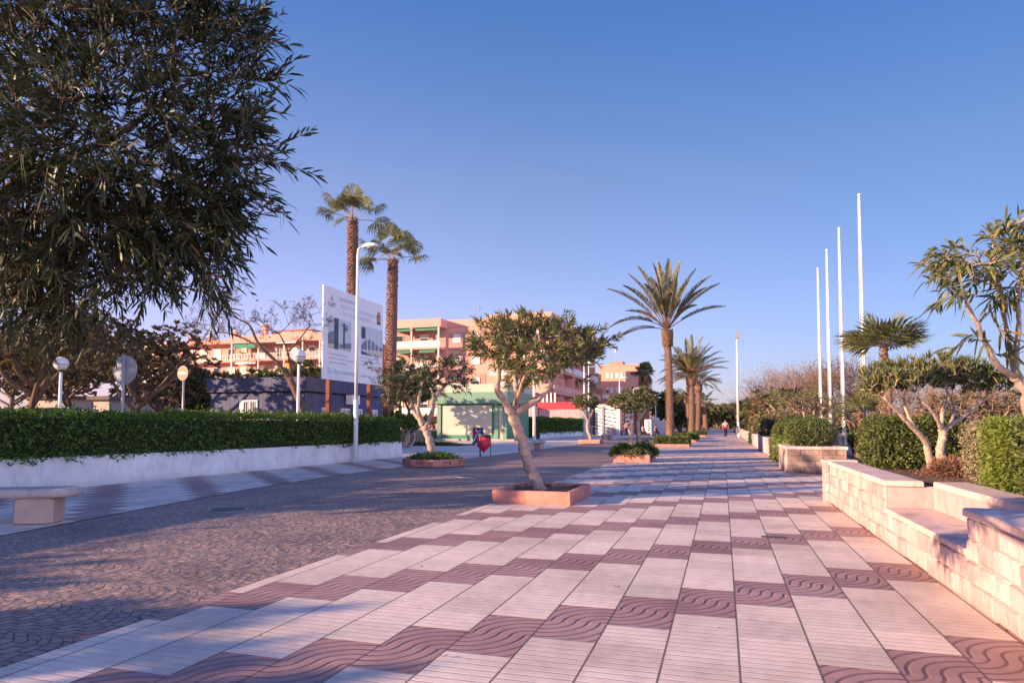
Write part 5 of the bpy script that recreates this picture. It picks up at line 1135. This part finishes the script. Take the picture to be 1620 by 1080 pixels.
for i, z in enumerate(FL):
    b = MB(); b.box(-33.2, -24.0, 95.6, 96.99, z-.3, z); b.build('balcony_slab', M['pink'], t); b = MB(); b.box(-33.2, -24.0, 95.6, 95.7, z+.001, z+.95); b.build('balcony_rail', M['pink'], t)
    for x in (-32.4, -29.4, -27): win(t, x, 96.99, z+.1, 1.5, 2.2, random.choice([0, .5, 1]), 'shutter')
    if i == 0: b = MB(); b.box(-32.8, -31.9, 96.2, 96.3, z+.96, z+1.9); b.box(-30.9, -30.0, 96.2, 96.3, z+.96, z+1.9); b.build('curtain', M['yellow'], t)
b = MB(); b.box(-33.0, -29.0, 95.3, 95.6, 8.6, 9.3); b.build('awning', M['shutter'], t)
# receding shaded side
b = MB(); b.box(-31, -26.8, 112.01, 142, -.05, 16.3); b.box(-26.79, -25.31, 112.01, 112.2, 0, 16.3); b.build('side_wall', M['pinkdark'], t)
for i, z in enumerate(FL):
    ye = (140, 140, 133, 126)[i] if False else 140-3*i
    b = MB(); b.box(-25.29, -23.7, 97.2, ye, z-.35, z); b.box(-26.78, -25.3, 112.21, ye, z-.35, z); b.build('balcony_slab', M['pink'], t)
    b = MB(); b.box(-23.72, -23.6, 97.2, ye, z+.001, z+1.0); b.build('balcony_rail', M['shutter'] if i % 2 == 0 else M['pink'], t)
    for k in range(9):
        y = 98.2+k*4.3
        if y < 111: win(t, -25.3, y, z+.2, 1.5, 2.1, random.choice([0, .5, 1]), 'shutter', 'x')
        elif y < ye-2: win(t, -26.8, y, z+.2, 1.5, 2.1, random.choice([0, .5, 1]), 'shutter', 'x')
    for k in range(4):
        y = 103+k*9.5; b = MB(); b.box(-25.2, -23.75, y, y+.2, z, z+2.9); b.build('partition', M['pink'], t)
    if i in (1, 3): b = MB(); b.add([(-23.5, 128, z+2.9), (-22.6, 128, z+2.2), (-22.6, 133, z+2.2), (-23.5, 133, z+2.9)], [(0, 1, 2, 3)]); b.build('awning', M['dkgreen'], t)
b = MB(); b.box(-30, -24.2, 142.2, 148, -.05, 8.9); b.box(-30, -25.2, 142.3, 147, 8.91, 12.2); b.build('stepped_wing', M['brown'], t)
b = MB()
for z in (3.5, 6.8): b.box(-24.19, -23.3, 142.5, 148, z, z+.9)
b.build('wing_balcony', M['shutter'], t)
def antenna(x, y, z, h, lab):
    b = MB(); b.tube([(x, y, z), (x, y, z+h)], .035, 5)
    for k in range(4): b.tube([(x-.5+.1*k, y, z+h-.1-.22*k), (x+.5-.1*k, y, z+h-.1-.22*k)], .025, 4)
    tag(b.build('antenna', M['grey']), lab, 'antenna', 'roof antennas')
antenna(-36, 99, 17.4, 2.3, 'thin television antenna on the salmon block roof')
# left block
t = thing('apartment_block', 'long pink apartment block with white balconies behind the bare tree', 'building', (-75, 95, 0))
FL2 = [3.2, 6.6, 10.0, 13.2]
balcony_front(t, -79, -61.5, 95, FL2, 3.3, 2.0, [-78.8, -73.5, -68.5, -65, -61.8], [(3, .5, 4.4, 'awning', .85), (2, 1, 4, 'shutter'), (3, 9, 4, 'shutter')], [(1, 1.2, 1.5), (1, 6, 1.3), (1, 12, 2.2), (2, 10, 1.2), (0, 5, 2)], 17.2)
b = MB(); b.box(-98, -79.2, 98, 110, -.05, 16.6); b.build('left_wing', M['pink'], t)
for z in FL2:
    b = MB(); b.box(-98, -79.4, 96.4, 97.99, z-.25, z); b.build('balcony_slab', M['pink'], t); b = MB(); railing(b, -98, -79.4, 96.45, z, 1., .9); b.build('balcony_rail', M['shutter'], t)
    for k in range(6): win(t, -97+k*3, 98, z+.2, 1.5, 2.1, random.choice([0, .5, 1]), 'shutter')
b = MB(); b.box(-98, -79.2, 96.4, 98, 16.2, 16.9); b.build('wing_parapet', M['peach'], t)
b = MB(); b.box(-61.3, -54, 97.5, 110, -.05, 15.8); b.build('right_wing', M['brown'], t)
b = MB(); b.box(-74, -66, 99, 104, 17.2, 18.3); b.add([(-74.5, 98.7, 18.3), (-65.5, 98.7, 18.3), (-68, 101.5, 19.0), (-72, 101.5, 19.0), (-74.5, 104.3, 18.3), (-65.5, 104.3, 18.3)], [(0, 1, 2, 3), (4, 3, 2, 5), (0, 3, 4), (1, 5, 2)] if False else [(0, 1, 2, 3), (4, 3, 2, 5)]); b.build('roof_house', M['pink'], t)
for x, h in ((-74.9, 19.2), (-81, 18.3), (-86, 17.7), (-90, 17.8)):
    b = MB(); b.box(x, x+.8, 97.6, 98.4, 16.9 if x < -79 else 17.2, h); b.box(x-.1, x+.9, 97.5, 98.5, h+.001, h+.25); b.build('chimney', M['pink'], t)
b = MB(); b.box(-108, -98.2, 104, 116, -.05, 17.6); b.build('far_wing', M['shutter'], t)
t.location.z -= 1.0
# peach block to the right
t = thing('apartment_block', 'plain peach block with small paired windows and a red roof box', 'building', (-22, 150, 0))
b = MB(); b.box(-26.2, -17.2, 150, 165, -.05, 14.3); b.build('wall', M['peach'], t)
b = MB(); b.box(-26.3, -17.1, 149.9, 165, 14.301, 14.6); b.build('parapet', M['peach'], t)
b = MB(); b.box(-24.2, -21.2, 152, 156, 14.601, 15.5); b.build('roof_box', M['pinkdark'], t)
for z in (2.4, 5.7, 9.0, 12.2):
    for x in (-24.6, -23.7, -22.5, -21.6): win(t, x, 150, z-.6, .65, 1.2, random.choice([.5, 1]), 'shutter')
    win(t, -19.2, 150, z, .6, .7, 0, 'brown')
    b = MB(); b.box(-17.19, -15.9, 151, 164, z-1.2, z-.9); b.box(-16.0, -15.9, 151, 164, z-.899, z+.1); b.build('side_balcony', M['shutter'], t)
b = MB(); b.lathe((-23, 154, 15.5), [(.05, 0), (.05, 2.2), (.25, 2.3), (.2, 2.8), (.03, 2.9)], 8); tag(b.build('antenna', M['whitemetal']), 'white mast on the peach block roof box', 'antenna', 'roof antennas')
t = thing('apartment_block', 'distant orange-pink block left of the tall date palm trunk', 'building', (-18, 215, 0))
b = MB(); b.box(-26, -16.5, 215, 230, -.05, 9.5); b.build('wall', M['pinkdark'], t); b = MB(); b.box(-26.2, -16.3, 214.8, 230, 9.501, 9.9); b.build('parapet', M['pink'], t)
for x in (-22, -19.6): win(t, x, 215, 6, 1.2, 1.4, .5)
# low buildings behind the left trees
for k, (u0, u1, F, h, m, lab) in enumerate([(15, 105, 52, 3.3, 'lowwall', 'low pale building behind the left globe lamp and parked cars'), (138, 172, 46, 3.0, 'lowwall', 'low white hut with a brown awning behind the trees'), (185, 280, 50, 3.1, 'lowwall', 'low white building with a dark opening behind the no entry sign')]):
    a, e = P(u0, 672, F), P(u1, 672, F); y = max(a[1], e[1]); t = thing('low_building', lab, 'building', ((a[0]+e[0])/2, y, 0), 'low buildings behind the trees')
    b = MB(); b.box(a[0], e[0], y, y+5, -.05, h); b.build('wall', M[m], t); b = MB(); b.box(a[0]-.3, e[0]+.3, y-.3, y+5.2, h+.001, h+.25); b.build('roof', M['roofdark'], t)
    for q in (.15, .5, .78): win(t, a[0]+(e[0]-a[0])*q, y, .9, 1.0, 1.3, .0, 'shutter')
    b = MB(); q = (.3, .25, .36)[k]; b.box(a[0]+(e[0]-a[0])*q, a[0]+(e[0]-a[0])*q+1.0, y-.04, y-.001, 0, 2.2); b.build('door', M['brown'], t)
# greenery in front of the blocks
bush(-33.6, 88, 4.2, (1.0, 1.0, 3.4), 'tall narrow conifer in front of the salmon block', 111, 'hedge2', n=160, nl=14, leaf=.5, wd=.2, grp='trees among the blocks', zb=0, name='conifer')
for k, (u, F, zc, r, m, lab) in enumerate([(345, 62, 4.2, (4, 3, 2.4), 'olive', 'dusty green tree in front of the long pink block'), (430, 58, 4.6, (2.6, 2.4, 1.8), 'hedge2', 'green tree above the blue cabin roof'), (497, 60, 5.2, (3.6, 3, 2.6), 'pine', 'dark tree above the cabin, left of the billboard'), (648, 62, 4.6, (3.2, 3, 2.8), 'hedge2', 'green tree behind the dark left oleander'),
        (1046, 150, 5.5, (6, 5, 4.2), 'pine', 'dark tree beyond the stall left of the tall date palm'), (1076, 130, 3.0, (4, 4, 2.6), 'pine', 'dark rounded tree between the palm trunks')]):
    g = P(u, 672, F); bush(g[0], g[1], zc, r, lab, 120+k, m, n=220, nl=16, leaf=.55 if F < 100 else 1.1, wd=.22 if F < 100 else .45, bark='barkdark', grp='trees among the blocks', zb=0)
# far end of the promenade
for k, (u, F, zc, r) in enumerate([(1098, 190, 3.6, (7, 6, 3.4)), (1118, 230, 4.6, (8, 6, 4.2)), (1136, 260, 4.8, (9, 7, 4.6)), (1156, 240, 4.4, (8, 6, 4.2)), (1172, 190, 4.2, (6, 6, 3.8))]):
    g = P(u, 672, F); bush(g[0], g[1], zc, r, ['dark far tree at the left of the promenade end', 'far green tree, second from the left at the promenade end', 'far tree straight behind the walking person', 'far tree just right of the walking person', 'far tree behind the tall lamp post foot'][k], 140+k, 'olive' if k % 2 else 'pine', n=170, nl=18, leaf=1.5, wd=.6, bark='barkdark', grp='far trees at the promenade end', zb=0)
def pine_bank(name, lab, x0, x1, y0, y1, h, n):
    b = MB(); x = np.random.uniform(x0, x1, n); y = np.random.uniform(y0, y1, n); hh = h*(.75+.25*np.sin(x*.11+y*.05)); z = np.random.rand(n)**.8*hh
    p = np.stack([x, y, z], 1); b.leaves(p, rnd(n)+np.array((0, 0, .4)), rnd(n), 2.6*np.random.uniform(.5, 1.2, n), 1.3, .1, 0, True); o = tag(b.build(name, M['pine']), lab, 'treeline'); o['kind'] = 'stuff'
pine_bank('treeline', 'far dark green treeline closing the view on the horizon', -120, 140, 300, 345, 7, 9000)
pine_bank('treeline', 'low dark green scrub along the right horizon', 16, 160, 110, 190, 2.6, 7000)

# ------------------------------------------------------------------ cars
def car(x, y, rz, m, lab):
    t = thing('parked_car', lab, 'car', (x, y, .7), 'cars parked behind the hedge'); L, W_ = 4.1, 1.7
    prof = [(-2.05, .35), (-2.05, .75), (-1.9, .92), (-1.2, .98), (-.55, 1.38), (.75, 1.42), (1.5, 1.0), (2.0, .9), (2.05, .7), (2.05, .35)]
    b = MB(); s = [[(px, W_/2*q*(1 if z < 1 else .84), z) for px, z in prof] for q in (-1, -.9, .9, 1)]
    k = len(prof); v = [p for r in s for p in r]; b.add(v, [(i*k+j, i*k+(j+1) % k, (i+1)*k+(j+1) % k, (i+1)*k+j) for i in range(3) for j in range(k)]); b.f.append((np.array([[j for j in range(k-1, -1, -1)]]), 0, False)); b.f.append((np.array([[3*k+j for j in range(k)]]), 0, False))
    b.build('body', m, None).parent = t
    b = MB()
    for q in (-1, 1):
        yy = W_/2*.86*q; yo = W_/2*1.005*q; b.add([(-1.05, yo, .99), (1.3, yo, 1.02), (.7, yy+.02*q, 1.36), (-.5, yy+.02*q, 1.33)], [(0, 1, 2, 3) if q < 0 else (3, 2, 1, 0)])
    b.add([(1.45, -.66, 1.04), (1.45, .66, 1.04), (.82, .6, 1.405), (.82, -.6, 1.405)], [(0, 1, 2, 3)]); b.add([(-1.19, -.66, 1.0), (-1.19, .66, 1.0), (-.62, .6, 1.37), (-.62, -.6, 1.37)], [(3, 2, 1, 0)])
    b.build('window', M['glass'], None).parent = t
    for px in (-1.25, 1.3):
        for q in (-1, 1):
            b = MB(); b.tube([(px, q*.68, .31), (px, q*.87, .31)], .31, 16); wv = b.build('wheel', M['rubber'], None); wv.parent = t
            b = MB(); b.tube([(px, q*.871, .31), (px, q*.885, .31)], .18, 12); b.build('rim', M['whitemetal'], None).parent = wv
    t.rotation_euler = (0, 0, rz)
for u, F, rz, m, lab in [(48, 33, .2, 'dark', 'dark parked car behind the left hedge'), (70, 36, .3, 'carwhite', 'white parked car behind the left globe lamp'), (88, 32, .2, 'carblue', 'blue parked car by the foot of the left globe lamp')]:
    g = P(u, 672, F); car(g[0], g[1], rz, M[m], lab)

# ------------------------------------------------------------------ people
def person(x, y, h, rz, lab, top, legs, pose='walk', acc=None, grp=None, z=0., hair='hair'):
    t = thing('person', lab, 'person', (x, y, z), grp); k = h/1.75
    def skin(name, J, E_, R, m, par, sub=2, root=0):
        me = bpy.data.meshes.new(name); me.from_pydata([(a*k, b_*k, c_*k) for a, b_, c_ in J], E_, []); o = bpy.data.objects.new(name, me); COL.objects.link(o); o.parent = par
        sk = o.modifiers.new('skin', 'SKIN'); ly = me.skin_vertices[0].data if me.skin_vertices else None
        if ly is not None:
            for i, r in enumerate(R): ly[i].radius = (r*k, r*k); ly[i].use_root = (i == root)
        sb = o.modifiers.new('sub', 'SUBSURF'); sb.levels = 1; sb.render_levels = sub; sk.use_smooth_shade = True; me.materials.append(m); return o
    if pose == 'walk':
        hipz = .92; kl, al = (-.10, -.10, .50), (-.09, .10, .06); kr, ar = (.10, -.13, .50), (.09, -.30, .07)
        kl, al = (-.09, -.12, .50), (-.09, -.22, .06); kr, ar = (.09, .03, .49), (.09, .22, .10)
    else:
        hipz = .50; kl, al = (-.11, -.40, .50), (-.11, -.42, .06); kr, ar = (.11, -.40, .50), (.11, -.36, .06)
    o = hipz-.92
    J = [(0, 0, .92+o), (0, -.01, 1.12+o), (0, 0, 1.38+o), (0, 0, 1.48+o), (0, -.01, 1.58+o), (0, -.015, 1.68+o),
         (-.19, 0, 1.40+o), (-.27, .03, 1.14+o), (-.25, -.14, .95+o), (-.245, -.2, .88+o), (.19, 0, 1.40+o), (.27, .03, 1.14+o), (.25, -.14, .96+o), (.245, -.2, .89+o),
         (-.09, 0, .88+o), kl, al, (al[0]-.01, al[1]-.16, .035), (.09, 0, .88+o), kr, ar, (ar[0]+.01, ar[1]-.16, .04)]
    E_ = [(0, 1), (1, 2), (2, 3), (3, 4), (4, 5), (2, 6), (6, 7), (7, 8), (8, 9), (2, 10), (10, 11), (11, 12), (12, 13), (0, 14), (14, 15), (15, 16), (16, 17), (0, 18), (18, 19), (19, 20), (20, 21)]
    R = [.135, .125, .14, .055, .085, .07, .065, .045, .032, .04, .065, .045, .032, .04, .09, .06, .042, .035, .09, .06, .042, .035]
    body = skin('body', J, E_, R, M['skin'], t)
    skin('top', [(a, b_, c_) for a, b_, c_ in (J[0], J[1], J[2], J[6], tuple(np.array(J[6])*.45+np.array(J[7])*.55), J[10], tuple(np.array(J[10])*.45+np.array(J[11])*.55))], [(0, 1), (1, 2), (2, 3), (3, 4), (2, 5), (5, 6)], [.15, .145, .155, .085, .066, .085, .066], top, t)
    skin('trousers', [J[0], J[14], J[15], J[16], J[18], J[19], J[20]], [(0, 1), (1, 2), (2, 3), (0, 4), (4, 5), (5, 6)], [.145, .105, .08, .062, .105, .08, .062], legs, t)
    b = MB(); b.lathe((0, .015*k, (1.655+o)*k), [(.1*k, -.03*k), (.105*k, .03*k), (.08*k, .085*k), (.01, .105*k)], 12); b.build('hair', M[hair], None).parent = t
    b = MB(); b.lathe((-.03*k, -.1*k, (1.63+o)*k), [(.012*k, 0), (.001, .008*k)], 6); b.lathe((.03*k, -.1*k, (1.63+o)*k), [(.012*k, 0), (.001, .008*k)], 6); b.build('eyes', M['hair'], None).parent = t
    if acc: b = MB(); b.lathe((0, 0, (.9+o)*k), [(.16*k, 0), (.19*k, .02*k), (.185*k, .16*k), (.15*k, .19*k)], 14); b.tube([(-.2*k, -.1*k, (1.12+o)*k), (-.25*k, -.05*k, (.95+o)*k)], .06*k, 8); b.build('tied_jacket', acc, None).parent = t
    t.rotation_euler = (0, 0, rz); return t
g = P(1147.5, 672, 69.5)
person(g[0], g[1], 1.85, .1, 'person in grey top, red jacket tied at the waist, walking down the promenade', M['cloth_grey'], M['cloth_dark'], 'walk', M['cloth_red'])
for u, F, lab, tp, ps in [(1037, 84, 'person in an orange-brown top sitting beside the white menu board', M['terra'], 'sit'), (1017, 85, 'person in white sitting left of the menu board', M['white'], 'sit'), (1011, 87, 'person in dark clothes sitting left of the person in white', M['cloth_dark'], 'sit'), (991, 81, 'person in dark red standing among the terrace posts', M['pinkdark'], 'walk')]:
    g = P(u, 672, F); person(g[0], g[1], 1.72, .4 if ps == 'walk' else 1.2, lab, tp, M['cloth_dark'], ps, None, 'people on the terrace')
    if ps == 'sit':
        tt = thing('chair', 'dark terrace chair under the %s' % lab.split(' sitting')[0], 'chair', (g[0], g[1], 0), 'terrace chairs')
        b = MB(); b.bbox(g[0]-.24, g[0]+.24, g[1]-.24, g[1]+.24, .38, .42, .01); b.build('seat', M['dark'], tt)
        b = MB(); b.bbox(g[0]+.19, g[0]+.24, g[1]-.22, g[1]+.22, .42, .9, .01); b.build('backrest', M['dark'], tt)
        for sx in (-.2, .2):
            for sy in (-.2, .2): b = MB(); b.tube([(g[0]+sx, g[1]+sy, 0), (g[0]+sx, g[1]+sy, .38)], .02, 5); b.build('leg', M['dark'], tt)
for u, F, lab in [(1108, 190, 'tiny distant person in dark clothes at the promenade end'), (1114, 200, 'tiny distant person right of another at the promenade end')]:
    g = P(u, 672, F); person(g[0], g[1], 1.8, .2, lab, M['cloth_dark'], M['cloth_dark'], 'walk', None, 'people at the promenade end')
